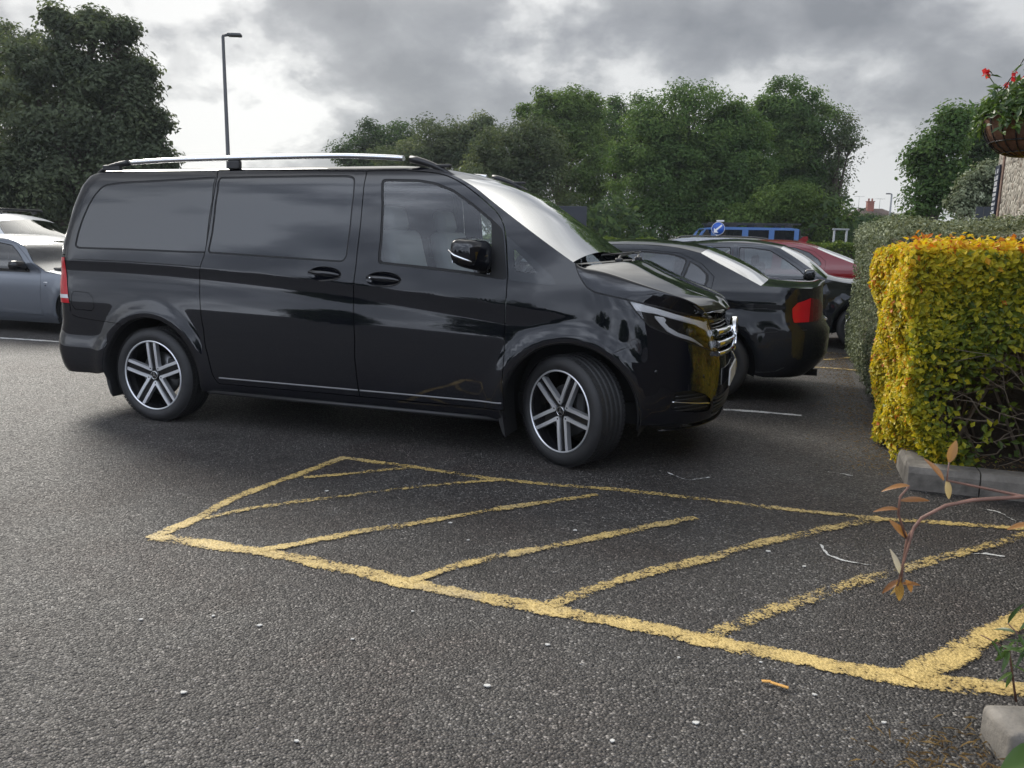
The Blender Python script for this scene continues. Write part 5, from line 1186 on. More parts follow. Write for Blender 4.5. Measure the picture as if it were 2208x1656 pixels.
b = MB(); rows = [SAL.pt(q, .70, -.004)[0] for q in np.linspace(qr_-.30, qr_-.9, 14)]; b.tube([tuple(p) for p in rows], .012, 6); b.build('bumper_strip', CHROME, sal)
ex_ = MB(); ex_.lathe([(.032, -.06), (.034, .06), (.028, .06), (.026, -.06)], 16, axis='x', off=(-3.62, .42, .25)); ex_.build('exhaust', DARK, sal)

# dark hatchback behind it, facing right
hw = .89; loc, rz = pose(4.55, 10.8, False, hw, .17)
HATCH_EDGE = lambda s: [(.50,.80,'hood'),(.1,.875,'hood'),(-.28,.915,'hood'),(-.50,.955,'windscreen'),(-.75,1.12,'windscreen'),(-.94,1.245,'windscreen'),(-1.12,1.352,'roof'),(-1.27,1.39,'roof'),(-1.5,1.418,'roof'),(-1.85,1.425,'roof'),(-2.2,1.40,'roof'),(-2.5,1.355,'roof'),(-2.72,1.29,'rear_screen'),(-2.98,1.13,'rear_screen'),(-3.14,.99,'boot'),(-3.19,.92,'boot')]
HN = ([.18,.3,.5,.62,.72,.8],[.72,.82,.86,.84,.76,.60]); HR = ([.2,.3,.45,.58,.68,.8,.95,1.05],[-3.22,-3.34,-3.40,-3.40,-3.37,-3.34,-3.30,-3.26])
HD = [[(-.44,.30),(-.50,.90),(-.64,.99),(-1.24,1.368),(-1.70,1.385),(-1.72,.9),(-1.68,.28)], [(-1.74,.28),(-1.78,.9),(-1.76,1.385),(-2.15,1.372),(-2.50,1.30),(-2.58,1.05),(-2.42,.80),(-2.26,.55),(-2.18,.28)]]
HWN = [[(-.74,.945),(-.87,1.07),(-1.06,1.20),(-1.26,1.315),(-1.50,1.345),(-1.665,1.348),(-1.67,.945)], [(-1.81,.945),(-1.80,1.348),(-2.15,1.335),(-2.43,1.265),(-2.47,1.10),(-2.42,.96)]]
c2, C2 = car('parked_hatchback', 'dark grey hatchback with black door mirror, facing right behind the black saloon', 'car', loc, rz, PAINT_C, hw, HN, HR, HATCH_EDGE(0), (0, -2.62), .315, HD, HWN, nose_z=.74, tail_z=.92, mirrors=(-.72, 1.02), handles=[(-1.5, .83), (-2.4, .85)],
    lamps=[('headlight', [(.50,.70),(.28,.735),(.12,.715),(.22,.64),(.45,.60),(.60,.62)], LENS, -.002)])

# red coupe further back, facing left
hw = .90; loc, rz = pose(6.3, 14.0, True, hw, -3.2)
c3, C3 = car('parked_coupe', 'dark red car with roof fin and sloping rear screen, beyond the dark grey hatchback', 'car', loc, rz, PAINT_R, hw,
    ([.18,.3,.5,.62,.72,.8],[.72,.80,.84,.82,.74,.6]), ([.2,.3,.45,.6,.72,.85,.95,1.02],[-3.42,-3.55,-3.62,-3.62,-3.58,-3.55,-3.54,-3.54]),
    [(.35,.80,'hood'),(-.1,.93,'hood'),(-.40,.99,'windscreen'),(-.62,1.22,'windscreen'),(-.86,1.375,'roof'),(-1.1,1.43,'roof'),(-1.40,1.449,'roof'),(-1.75,1.441,'roof'),(-2.01,1.409,'roof'),(-2.21,1.345,'rear_screen'),(-2.46,1.24,'rear_screen'),(-2.70,1.15,'rear_screen'),(-3.05,1.02,'boot'),(-3.40,.98,'boot')],
    (0, -2.75), .325,
    [[(-.42,.30),(-.48,.95),(-.9,1.36),(-1.52,1.41),(-1.50,.95),(-1.48,.28)], [(-1.54,.28),(-1.56,.95),(-1.58,1.41),(-1.85,1.385),(-2.16,1.30),(-2.36,1.13),(-2.36,1.03),(-2.3,.75),(-2.25,.28)]],
    [[(-.66,.98),(-.98,1.33),(-1.46,1.372),(-1.44,.98)], [(-1.62,.98),(-1.64,1.372),(-1.84,1.345),(-2.08,1.265),(-2.24,1.15),(-2.29,1.08),(-2.25,1.02),(-2.05,.98)]],
    nose_z=.74, tail_z=.97, mirrors=(-.66, 1.02), handles=[(-1.35, .86), (-2.15, .9)], glass=CARGLASS)
fn = MB(); fn.prism([(-2.02, 1.45), (-1.86, 1.452), (-1.90, 1.50), (-1.97, 1.56), (-2.05, 1.565), (-2.06, 1.50)], -.012, .012); fn.build('roof_fin', PAINT_R, c3)

# silver estate with roof rails
hw = .90; loc, rz = pose(4.6, 16.6, True, hw, -2.35)
EST = lambda H: [(.40,.82,'hood'),(-.1,.95,'hood'),(-.40,1.0,'windscreen'),(-.62,1.22,'windscreen'),(-.88,H-.10,'roof'),(-1.1,H-.045,'roof'),(-1.4,H-.02,'roof'),(-2.0,H-.02,'roof'),(-2.6,H-.04,'roof'),(-3.0,H-.09,'rear_screen'),(-3.2,1.2,'rear_screen'),(-3.38,1.02,'boot'),(-3.42,.95,'boot')]
ER = ([.2,.3,.45,.6,.72,.85,1.0,1.1],[-3.42,-3.52,-3.58,-3.58,-3.55,-3.52,-3.50,-3.46])
ED = lambda H: [[(-.42,.30),(-.48,.95),(-.92,H-.10),(-1.52,H-.05),(-1.52,.95),(-1.48,.28)], [(-1.54,.28),(-1.56,.95),(-1.58,H-.05),(-2.38,H-.065),(-2.44,1.0),(-2.36,.8),(-2.24,.55),(-2.2,.28)]]
EW = lambda H: [[(-.66,.98),(-.99,H-.145),(-1.46,H-.095),(-1.46,.98)], [(-1.62,.98),(-1.64,H-.095),(-2.33,H-.11),(-2.37,1.0)]]
c4, C4 = car('parked_estate', 'silver estate car with roof rails, half hidden between the black saloon and blue off-road car', 'car', loc, rz, PAINT_S, hw, HN, ER, EST(1.54), (0, -2.70), .32, ED(1.54), EW(1.54),
    quarter=[[(-2.52,1.03),(-2.48,1.38),(-2.95,1.35),(-3.08,1.06)]], nose_z=.76, tail_z=.95, mirrors=(-.66, 1.03), handles=[(-1.35, .88), (-2.2, .9)])
for sd in (-1, 1):
    b = MB(); b.tube([(-.98, sd*.58, 1.47), (-1.15, sd*.58, 1.54), (-1.5, sd*.58, 1.555), (-2.6, sd*.58, 1.545), (-2.85, sd*.58, 1.52), (-2.95, sd*.58, 1.47)], .016, 8); b.build('roof_rail', SATIN, c4)

# grey hatchback on the left, facing right
hw = .875; loc, rz = pose(-6.2, 10.7, False, hw, .42)
c5, C5 = car('parked_hatchback', 'metallic grey hatchback with black door mirror, behind the rear of the van at far left', 'car', loc, rz, PAINT_G, hw,
    ([.18,.3,.5,.60,.70,.78],[.62,.72,.76,.74,.66,.5]), ([.2,.3,.45,.58,.68,.8,.95,1.05],[-3.30,-3.38,-3.44,-3.44,-3.41,-3.38,-3.34,-3.30]),
    [(.35,.74,'hood'),(-.1,.82,'hood'),(-.50,.865,'windscreen'),(-.72,.975,'windscreen'),(-.90,1.165,'windscreen'),(-1.03,1.225,'roof'),(-1.24,1.278,'roof'),(-1.5,1.292,'roof'),(-1.9,1.30,'roof'),(-2.4,1.285,'roof'),(-2.75,1.24,'rear_screen'),(-3.0,1.08,'rear_screen'),(-3.16,.94,'boot'),(-3.22,.88,'boot')],
    (0, -2.66), .315,
    [[(-.62,.27),(-.595,.69),(-.60,.86),(-.72,.94),(-.92,1.10),(-1.10,1.222),(-1.40,1.257),(-1.98,1.262),(-2.0,.85),(-1.96,.27)]],
    [[(-.78,.855),(-.93,1.01),(-1.02,1.095),(-1.16,1.19),(-1.40,1.222),(-1.93,1.226),(-1.94,.855)]],
    quarter=[[(-2.08,.88),(-2.06,1.225),(-2.45,1.20),(-2.66,1.06),(-2.60,.92)]], nose_z=.68, tail_z=.88, sill=.16, mirrors=(-.86, .935), handles=[(-1.78, .745)], crown={'roof': (0, .045), 'windscreen': (.12, .03)}, group='cars parked on the left beyond the van',
    trim=[('side_repeater', [(-.47,.716),(-.53,.718)], .009, WHITELENS, -.001), ('side_badge', [(-.495,.675),(-.52,.676)], .006, DARK, -.001)])

# white high-roofed car behind it
hw = .90; loc, rz = pose(-7.6, 13.6, False, hw, -.90)
c6, C6 = car('parked_car', 'white high-roofed car with black roof bar and thin aerial, behind the grey hatchback', 'car', loc, rz, PAINT_W, hw,
    ([.18,.3,.5,.7,.82,.9],[.72,.80,.84,.82,.74,.6]), ([.2,.3,.45,.6,.8,1.0,1.3,1.5],[-3.3,-3.4,-3.45,-3.45,-3.43,-3.42,-3.36,-3.3]),
    [(.40,.95,'hood'),(0.,1.07,'hood'),(-.30,1.13,'windscreen'),(-.60,1.33,'windscreen'),(-.93,1.545,'roof'),(-1.15,1.625,'roof'),(-1.55,1.665,'roof'),(-2.2,1.67,'roof'),(-2.9,1.64,'roof'),(-3.15,1.57,'rear_screen'),(-3.30,1.2,'boot'),(-3.34,1.1,'boot')],
    (0, -2.70), .32,
    [[(-.42,.30),(-.48,1.05),(-1.08,1.54),(-1.62,1.60),(-1.62,1.05),(-1.58,.28)], [(-1.64,.28),(-1.66,1.05),(-1.68,1.60),(-2.4,1.60),(-2.46,1.1),(-2.36,.8),(-2.24,.55),(-2.2,.28)]],
    [[(-.66,1.1),(-1.14,1.48),(-1.56,1.54),(-1.56,1.1)], [(-1.72,1.1),(-1.74,1.54),(-2.34,1.54),(-2.38,1.12)]], nose_z=.88, tail_z=1.1, mirrors=(-.66, 1.12), handles=[(-1.45, .98), (-2.25, 1.0)], group='cars parked on the left beyond the van')
for x in (-1.45, -2.35):
    rb = MB(); rb.box((x, 0, 1.775), (.10, 1.56, .05), bev=.012)
    for y in (-.62, .62): rb.box((x, y, 1.735), (.09, .06, .06), bev=.01)
    rb.build('roof_bar', SATIN, c6)
ae = MB(); ae.tube([(-1.12, -.35, 1.69), (-1.10, -.35, 1.72)], .018, 8); ae.tube([(-1.10, -.35, 1.72), (-1.62, -.35, 2.16)], .0035, 5); ae.build('aerial', SATIN, c6)

# blue off-road car behind the low hedge
def offroader():
    o = empty('off_road_car', (7.12, 20.9, 0), PC*.35+math.pi, label='bright blue boxy off-road car with black roof rack, behind the low hedge', cat='car')
    L0 = 2.55   # cab length from the tail to the windscreen top
    b = MB(); b.prism([(-.05, .55), (-.05, 1.06), (3.95, 1.04), (4.05, .75), (4.0, .5)], -.80, .80); b.build('body', PAINT_J, o)
    b = MB()
    for y in (-.78, .78):
        for x0, x1 in ((.62, .76), (1.30, 1.46), (2.12, 2.28)): b.prism([(x0, 1.06), (x0, 1.762), (x1, 1.762), (x1, 1.06)], y-.02, y+.02)
        b.prism([(-.02, 1.06), (-.02, 1.78), (.10, 1.80), (.10, 1.06)], y-.021, y+.021)
        b.prism([(.10, 1.765), (.10, 1.80), (2.40, 1.79), (2.50, 1.755)], y-.022, y+.022)
        b.prism([(2.52, 1.72), (2.40, 1.78), (2.88, 1.06), (2.98, 1.06)], y-.023, y+.023)
    b.build('cab_frame', PAINT_J, o)
    rf = MB(); rf.prism([(-.03, 1.80), (.2, 1.825), (2.1, 1.825), (2.45, 1.795), (2.45, 1.77), (-.03, 1.77)], -.76, .76); rf.build('roof', PAINT_J, o)
    for y in (-.775, .775):
        for x0, x1 in ((.10, .62), (.76, 1.30), (1.46, 2.12), (2.28, 2.5)):
            w = MB(); w.prism([(x0, 1.08), (x0, 1.765), (x1, 1.765), (x1+(.22 if x0 > 2.2 else 0), 1.08)], y-.006, y+.006); w.build('window', PRIV, o)
    ws = MB(); ws.quad([(2.93, -.75, 1.06), (2.93, .75, 1.06), (2.46, .75, 1.76), (2.46, -.75, 1.76)]); ws.build('windscreen', WSCREEN, o)
    bk = MB(); bk.box((-.06, 0, 1.42), (.05, 1.5, .70), bev=.02); bk.lathe([(.05, -.24), (.38, -.24), (.40, -.16), (.38, -.08), (.1, -.08)], 32, axis='x', off=(-.06, .1, 1.25)); bk.build('spare_wheel', DARK, o)
    rk = MB()
    for y in (-.70, .70):
        rk.box((1.15, y, 1.92), (2.45, .04, .045))
        for x in (.25, 1.0, 1.7, 2.2): rk.box((x, y, 1.87), (.22, .03, .08)); 
    for x in np.linspace(.0, 2.3, 12): rk.box((x, 0, 1.915), (.05, 1.36, .02))
    rk.build('roof_rack', SATIN, o)
    for x in (.65, 3.35):
        simple_wheel(o, (x, -.78, .40), .40, .26, False, RIMBLACK); simple_wheel(o, (x, .78, .40), .40, .26, True, RIMBLACK)
    lo = MB(); lo.box((1.9, 0, .48), (3.8, 1.3, .2)); lo.build('underbody', DARK, o)
    for x, sd in ((.65, -1), (.65, 1), (3.35, -1), (3.35, 1)):
        fl = MB(); fl.tube([(x+.52*math.cos(a), sd*.84, .42+.52*math.sin(a)) for a in np.radians(np.linspace(0, 180, 14))], .05, 6, flat=(1, 1.8)); fl.build('wheel_arch', PLASTIC, o)
    return o
OR = offroader(); OR.scale = (.93, .93, .995)

# ------------------------------------------------------------------ posts, signs, buildings
GALV = pbr('galvanised_steel', (.30, .31, .32), .45, .8, var=(4, .15)); POSTD = pbr('dark_grey_post', (.06, .062, .065), .5); BLUE = pbr('blue_sign_face', (.015, .09, .42), .35); WHITE = pbr('white_sign_face', (.75, .75, .75), .4)
BOARD = pbr('dark_board', (.022, .026, .034), .6); GREYP = pbr('grey_painted_metal', (.27, .28, .28), .6)
def lamp_post(loc, H, rz, label, arm=.35, r0=.07, r1=.036):
    o = empty('lamp_post', loc, rz, label=label, cat='lamp post', group='street lamp posts')
    b = MB(); b.lathe([(r0*1.25, 0), (r0*1.25, 1.1), (r0*.8, 1.2), (r1, H)], 16, axis='z'); b.build('pole', POSTD if arm > .3 else GALV, o)
    b = MB(); b.tube([(0, 0, H-.05), (.0, 0, H+.02), (arm*.4, 0, H+.05)], .035, 8); b.box((arm*.75, 0, H+.045), (arm*.9, .20, .07), bev=.025); b.build('lamp_head', POSTD, o)
    return o
lamp_post((-7.0, 20., 0), 6.0, .1, 'tall dark lamp post rising behind the van roof', .36)
lamp_post((20.73, 40., 0), 4.6, 2.5, 'short pale lamp post in front of the right hand dark tree', .28, .075, .05)
lamp_post((22.96, 50., 0), 4.55, 2.8, 'short pale lamp post beside the far chimneyed house', .28, .075, .05)
o = empty('notice_board', (.75, 17., 0), PC*.4, label='plain dark board on two posts, seen above the van bonnet', cat='board')
b = MB(); b.box((.36, 0, 1.75), (.76, .06, .72), bev=.006); b.build('board_panel', BOARD, o)
for x in (.06, .68): b = MB(); b.box((x, .05, .70), (.06, .06, 1.4)); b.build('post', BOARD, o)
o = empty('road_sign', (5.0, 20.0, 0), -.2, label='round blue keep-left sign with white arrow, at the front of the blue off-road car', cat='sign')
b = MB(); b.lathe([(.0005, -.012), (.150, -.012), (.150, .012), (.0005, .012)], 40); d_ = b.build('sign_face', BLUE, o); d_.location = (0, 0, 1.765)
b = MB(); b.lathe([(.150, -.0135), (.158, -.0135), (.158, .0125), (.150, .0125)], 40); b.build('sign_rim', WHITE, d_)
b = MB(); b.prism([(-.10, -.10), (-.10, .015), (-.065, -.02), (.075, .10), (.10, .07), (-.035, -.055), (.01, -.10)], -.017, -.0125); b.build('sign_arrow', WHITE, d_)
b = MB(); b.tube([(0, .04, 0), (0, .04, 1.96)], .03, 10); b.build('post', GALV, o)
b = MB(); b.box((.04, .0, 1.95), (.18, .05, .035), bev=.006); b.build('sign_light', WHITE, o)
o = empty('metal_hoop', (9.2, 23.4, 0), -.15, label='pale grey metal hoop barrier standing behind the low hedge', cat='barrier')
b = MB()
for x in (0, .34): b.tube([(x, 0, 0), (x, 0, 1.86)], .03, 8)
b.build('upright', GREYP, o); b = MB(); b.box((.17, 0, 1.87), (.46, .07, .05), bev=.01); b.build('crossbar', GREYP, o)
# distant house
BRICK = pbr('red_brick', (.22, .075, .05), .85, var=(8, .25)); TILE = pbr('roof_tile', (.07, .045, .036), .85, var=(12, .3))
def house():
    o = empty('house', (35.7, 82, 0), -.12, label='distant brick house with tiled hip roof and red chimney above the hedge', cat='house')
    b = MB(); b.box((0, 0, 1.6), (9, 7, 3.2)); w = b.build('wall', BRICK, o)
    for x in (-2.8, 0, 2.8):
        b = MB(); b.box((x, -3.52, 1.7), (1.2, .08, 1.3)); f_ = b.build('window', WHITE, o)
        b = MB(); b.box((x, -3.57, 1.7), (1.0, .03, 1.1)); b.build('pane', PRIV, f_)
    b = MB(); e, r_ = [(-4.8, -3.9, 3.2), (4.8, -3.9, 3.2), (4.8, 3.9, 3.2), (-4.8, 3.9, 3.2)], [(-1.1, 0, 5.15), (1.1, 0, 5.15)]
    b.quad([e[0], e[1], r_[1], r_[0]]); b.quad([e[2], e[3], r_[0], r_[1]]); b.bm.faces.new([b.bm.verts.new(p) for p in (e[1], e[2], r_[1])]); b.bm.faces.new([b.bm.verts.new(p) for p in (e[3], e[0], r_[0])]); b.quad(e)
    rf = b.build('roof', TILE, o)
    c = MB(); c.box((-.2, -.3, 5.25), (.62, .55, 1.1)); c.box((-.2, -.3, 5.82), (.72, .65, .08))
    for x in (-.36, -.04): c.lathe([(.09, 5.85), (.08, 6.12)], 10, axis='z', off=(x, -.3, 0))
    c.build('chimney', BRICK, rf)
    for x, h_ in ((-1.3, 6.35), (.7, 6.15)):
        a = MB(); a.tube([(x, -.3, 4.9), (x, -.3, h_)], .02, 5); a.tube([(x-.5, -.3, h_-.05), (x+.5, -.3, h_-.05)], .015, 5)
        for k in range(5): a.tube([(x-.4+.2*k, -.55, h_-.05), (x-.4+.2*k, -.05, h_-.05)], .01, 4)
        a.build('tv_aerial', GALV, rf)
    c = MB(); c.box((-3.6, 1.0, 4.5), (.35, .35, .9)); c.build('chimney', BRICK, rf)
house()
tree(TR['thicket'], bs('thicket'), .2, 'low dark thicket in front of the distant chimneyed house', LF_DARK, 1.2, group=GW, seed=21, cat='bush', name='bush')
# flint wall with sign and hanging basket
def flint():
    m, t, b = mat('flint_wall')
    co = t.node('ShaderNodeTexCoord').outputs['Object']
    vo = t.node('ShaderNodeTexVoronoi', feature='F1', i_Scale=16.); t.l.new(co, vo.inputs['Vector']); ve = t.node('ShaderNodeTexVoronoi', feature='DISTANCE_TO_EDGE', i_Scale=16.); t.l.new(co, ve.inputs['Vector'])
    sp = t.node('ShaderNodeSeparateColor'); t.l.new(vo.outputs['Color'], sp.inputs[0])
    st = t.ramp(sp.outputs[0], [(0., (.07, .06, .05)), (.35, (.24, .215, .18)), (.7, (.42, .39, .34)), (1., (.13, .085, .06))])
    col = t.mix(t.ramp(ve.outputs['Distance'], [(.03, 0.), (.10, 1.)]), (.30, .275, .23), st); col = t.mix(.5, col, t.ramp(t.noise(co, 30, 5, .6), [(.3, (.6, .6, .6)), (.7, (1.3, 1.3, 1.3))]), 'MULTIPLY')
    t.l.new(col, b.inputs['Base Color']); b.inputs['Roughness'].default_value = .8
    bp = t.node('ShaderNodeBump', i_Strength=1., i_Distance=.05); t.l.new(ve.outputs['Distance'], bp.inputs['Height']); t.l.new(bp.outputs[0], b.inputs['Normal']); return m
FLINT = flint()
OLDBRICK = pbr('old_brick', (.14, .085, .065), .9, bump=(14, .9, .03), var=(9, .55))
WDX = np.array([.405, 1.]); WDX = WDX/np.linalg.norm(WDX); WN = np.array([-WDX[1], WDX[0]])      # along the wall away from the camera, and its face normal
WE = np.array([5.29, 9.05])
def wall_pt(s, out, z): p = WE-WDX*s+WN*out; return (float(p[0]), float(p[1]), z)
o = empty('flint_wall', wall_pt(0, 0, 0), 0, label='old flint and brick wall carrying the small sign, at the right edge', cat='wall')
def wbox(name, s0, s1, o0, o1, z0, z1, m, par, **kw):
    b = MB(); P = lambda s, q, z: tuple(np.array(wall_pt(s, q, z))-np.array(wall_pt(0, 0, 0)))
    v = [b.bm.verts.new(P(*p)) for p in ((s0, o0, z0), (s1, o0, z0), (s1, o1, z0), (s0, o1, z0), (s0, o0, z1), (s1, o0, z1), (s1, o1, z1), (s0, o1, z1))]
    for f_ in ((0, 1, 2, 3), (4, 5, 6, 7), (0, 1, 5, 4), (1, 2, 6, 5), (2, 3, 7, 6), (3, 0, 4, 7)): b.bm.faces.new([v[i] for i in f_])
    ob = b.build(name, m, par, **kw)
    if par is None: ob.location = wall_pt(0, 0, 0)
    return ob
wbox('flint_face', 0, 2.9, -.35, 0, 0, 2.72, FLINT, o); wbox('unseen_dark_wall', 2.903, 8.2, -.34, -.01, 0, 2.72, pbr('unseen_wall_dark', (.028, .024, .02), .7, var=(3, .3)), o)  # unseen dark stretch beyond the flint, added to darken the bumper's reflections
wbox('brick_quoin', .33, .42, -.2, .012, 0, 2.715, OLDBRICK, o)
wbox('coping', -.06, 8.3, -.42, .07, 2.72, 2.82, CONC, o)
s_ = empty('wall_sign', wall_pt(.18, .02, 1.98), math.atan2(-WDX[1], -WDX[0]), label='tall dark blue sign with white lettering, fixed to the flint wall', cat='sign')
b = MB(); b.box((.0, 0, .0), (.24, .02, .62), bev=.004); b.build('sign_board', pbr('navy_sign', (.012, .018, .040), .4), s_)
def text(body, size, x, z, m, par, sx=1.):
    cu = bpy.data.curves.new('lettering', 'FONT'); cu.body = body; cu.size = size; cu.align_x = 'CENTER'; cu.extrude = .0015
    ob = bpy.data.objects.new('lettering', cu); COL.objects.link(ob); ob.parent = par; ob.location = (x, -.0125, z); ob.rotation_euler = (math.pi/2, 0, 0); ob.scale = (sx, 1, 1); cu.materials.append(m); return ob
# the lettering is too small to read in the photograph: rows of white marks of the same length and height
rng = np.random.default_rng(5)
def rows_of_marks():
    b = MB()
    for z, w_, h_ in ((.245, .15, .045), (.175, .19, .045), (.115, .19, .045), (.055, .16, .045), (.0, .19, .030), (-.045, .11, .028), (-.10, .19, .028), (-.145, .13, .028), (-.19, .19, .022), (-.235, .10, .022), (-.275, .10, .022)):
        x = -w_/2
        while x < w_/2:
            cw_ = h_*rng.uniform(.45, .75); 
            k = rng.integers(0, 4)
            if rng.random() > .12:
                b.box((x+cw_*.18, -.0115, z), (cw_*.26, .003, h_))
                if k != 0: b.box((x+cw_*.5, -.0117, z+h_*.38), (cw_*.55, .0028, h_*.22))
                if k != 1: b.box((x+cw_*.5, -.0118, z-h_*.38), (cw_*.55, .0026, h_*.22))
                if k > 1: b.box((x+cw_*.72, -.0116, z), (cw_*.22, .0029, h_*.95))
            x += cw_*1.22
    return b
rows_of_marks().build('lettering', WHITE, s_)
# slatted fence between shrub and wall
o = empty('slat_fence', (6.62, 11.0, 0), -.1, label='dark close-boarded fence between the silvery shrub and flint wall', cat='fence')
for k in range(12): b = MB(); b.box((-.35+k*.105, 0, .98), (.095, .02, 1.96)); b.build('board', BOARD, o)
# hanging basket
COIR = pbr('coir_liner', (.13, .062, .034), .95, bump=(90, .8, .01), var=(14, .4)); FLOWER = leaf_mat('flower_red', [(0., (.55, .02, .03)), (1., (.75, .08, .07))], .35, .5)
LF_BASKET = leaf_mat('leaf_basket', [(0., (.035, .07, .018)), (.5, (.07, .13, .03)), (1., (.15, .22, .06))], .35, .35, .5)
def basket():
    bx, by, bz = 2.775, 4.50, 2.115; R = .225; Dp = .215
    o = empty('hanging_basket', (bx, by, bz), 0, label='wire and coir hanging basket with trailing leaves and red flowers', cat='hanging basket')
    prof = [(R*math.cos(a)**.8 if a < 1.56 else .001, -Dp*math.sin(a)**1.0) for a in np.linspace(0, math.pi/2, 12)]
    b = MB(); b.lathe([(max(r_, .001), z) for r_, z in prof], 36, axis='z'); b.build('coir_liner', COIR, o)
    b = MB()
    for k in range(20):
        a = 2*math.pi*k/20+.1; b.tube([((r_+.006)*math.cos(a), (r_+.006)*math.sin(a), z-.002) for r_, z in prof], .0035, 5, cap=False)
    for rr, z in ((R+.008, 0), (prof[5][0]+.007, prof[5][1]), (prof[8][0]+.007, prof[8][1])): b.tube([(rr*math.cos(a), rr*math.sin(a), z) for a in np.linspace(0, 2*math.pi, 37)], .0042, 6, cap=False)
    b.build('wire_frame', SATIN, o)
    b = MB(); hook = Vector((.06, .0, .52))
    for k in range(3): a = 2*math.pi*k/3+2.6; b.tube([(R*math.cos(a), R*math.sin(a), 0), hook], .0035, 5)
    b.build('chain', SATIN, o)
    n = 900; a = rng.uniform(0, 2*math.pi, n); rr = R*np.sqrt(rng.random(n))*1.1; z = .02+.17*rng.random(n)**1.2*(1.1-rr/R*.55)
    C_ = np.stack([rr*np.cos(a), rr*np.sin(a), z], 1); N_ = np.stack([np.cos(a)*.6, np.sin(a)*.6, np.full(n, .7)], 1)+rng.normal(size=(n, 3))*.5
    # trailers over the rim, more on the left
    tr = []
    for k in range(46):
        a0 = rng.normal(math.pi, .9) if k < 34 else rng.uniform(0, 6.28); L = rng.uniform(.05, .18)
        for j in range(int(L/.011)):
            t = j*.011; tr.append((( R+.008+.05*min(t/.12, 1)*rng.uniform(.4, 1))*math.cos(a0), (R+.008+.05*min(t/.12, 1))*math.sin(a0), .05-t*1.05+rng.normal(0, .012)))
    T_ = np.array(tr); T_ += rng.normal(0, .012, T_.shape); NT_ = T_*np.array([1, 1, 0])*3+np.array([0, 0, .5])+rng.normal(size=T_.shape)*.5
    C_ = np.concatenate([C_, T_]); N_ = np.concatenate([N_, NT_])
    leaves('foliage', C_, N_, .042*rng.uniform(.6, 1.5, len(C_)), LF_BASKET, o, None, aspect=.5)
    # taller flowering stems
    st = MB(); FC, FN = [], []; SC, SN = [], []
    for k in range(16):
        a0 = rng.uniform(0, 6.28); r0 = R*rng.uniform(.1, .8); p0 = Vector((r0*math.cos(a0), r0*math.sin(a0), .08)); p1 = p0+Vector((rng.normal(-.02, .06), rng.normal(0, .05), rng.uniform(.07, .16)))
        if k == 0: p0 = Vector((-.15, -.08, .08)); p1 = Vector((-.175, -.10, .185))
        if k == 1: p0 = Vector((-.11, -.12, .08)); p1 = Vector((-.125, -.14, .17))
        st.tube([p0, p0.lerp(p1, .5)+Vector((.012, 0, 0)), p1], .0028, 5)
        if k < 7 or k % 2:
            c = np.array(p1)
            FC = [c+rng.normal(0, .010, 3) for i in range(9)]; FN = [rng.normal(size=3)+np.array([-.3, -1., .4]) for i in range(9)]; leaves('flower', np.array(FC), np.array(FN), .028*rng.uniform(.7, 1.3, 9), FLOWER, o, None, aspect=.9)
        for i in range(7): SC.append(np.array(p0.lerp(p1, rng.uniform(.2, .95)))+rng.normal(0, .018, 3)); SN.append(rng.normal(size=3)*.6+np.array([0, -.3, .8]))
    st.build('stems', pbr('green_stem', (.08, .12, .03), .5), o)
    leaves('foliage', np.array(SC), np.array(SN), .062*rng.uniform(.7, 1.3, len(SC)), LF_BASKET, o, None, aspect=.55)
    br = empty('basket_bracket', wall_pt(4.75, .0, 2.62), 0, label='black iron bracket on the flint wall carrying the hanging basket', cat='bracket')
    q = Vector((bx+.06, by, bz+.52))-Vector(wall_pt(4.75, 0, 2.62)); m = MB(); m.tube([(0, 0, 0), q*.5+Vector((0, 0, .015)), q], .010, 6); m.tube([(0, 0, -.22), q*.45], .008, 6); m.build('iron_arm', SATIN, br)
basket()

# ------------------------------------------------------------------ foreground plant, kerb, litter
VINE = pbr('vine_stem', (.17, .085, .060), .55, var=(30, .3))
LF_VINE = leaf_mat('leaf_bronze', [(0., (.20, .085, .03)), (.45, (.36, .17, .05)), (.75, (.42, .25, .06)), (1., (.5, .46, .36))], .3, .35, .5)
def big_leaf(mb, base, d, up, L, w, curl=.25):
    d = Vector(d).normalized(); up = Vector(up); up = (up-d*up.dot(d)).normalized(); s = d.cross(up); n = 7; L_, C_, R_ = [], [], []
    for i in range(n):
        t = i/(n-1); wd = w*math.sin(math.pi*min(1, t*.92+.04))**.8*(1-.25*t); c = Vector(base)+d*L*t+up*(-curl*L*t*t)
        C_.append(mb.bm.verts.new(c)); L_.append(mb.bm.verts.new(c+s*wd*.5+up*wd*.18)); R_.append(mb.bm.verts.new(c-s*wd*.5+up*wd*.18))
    for i in range(n-1):
        for A, B in ((L_, C_), (C_, R_)):
            f_ = mb.bm.faces.new((A[i], A[i+1], B[i+1], B[i])); f_.smooth = True
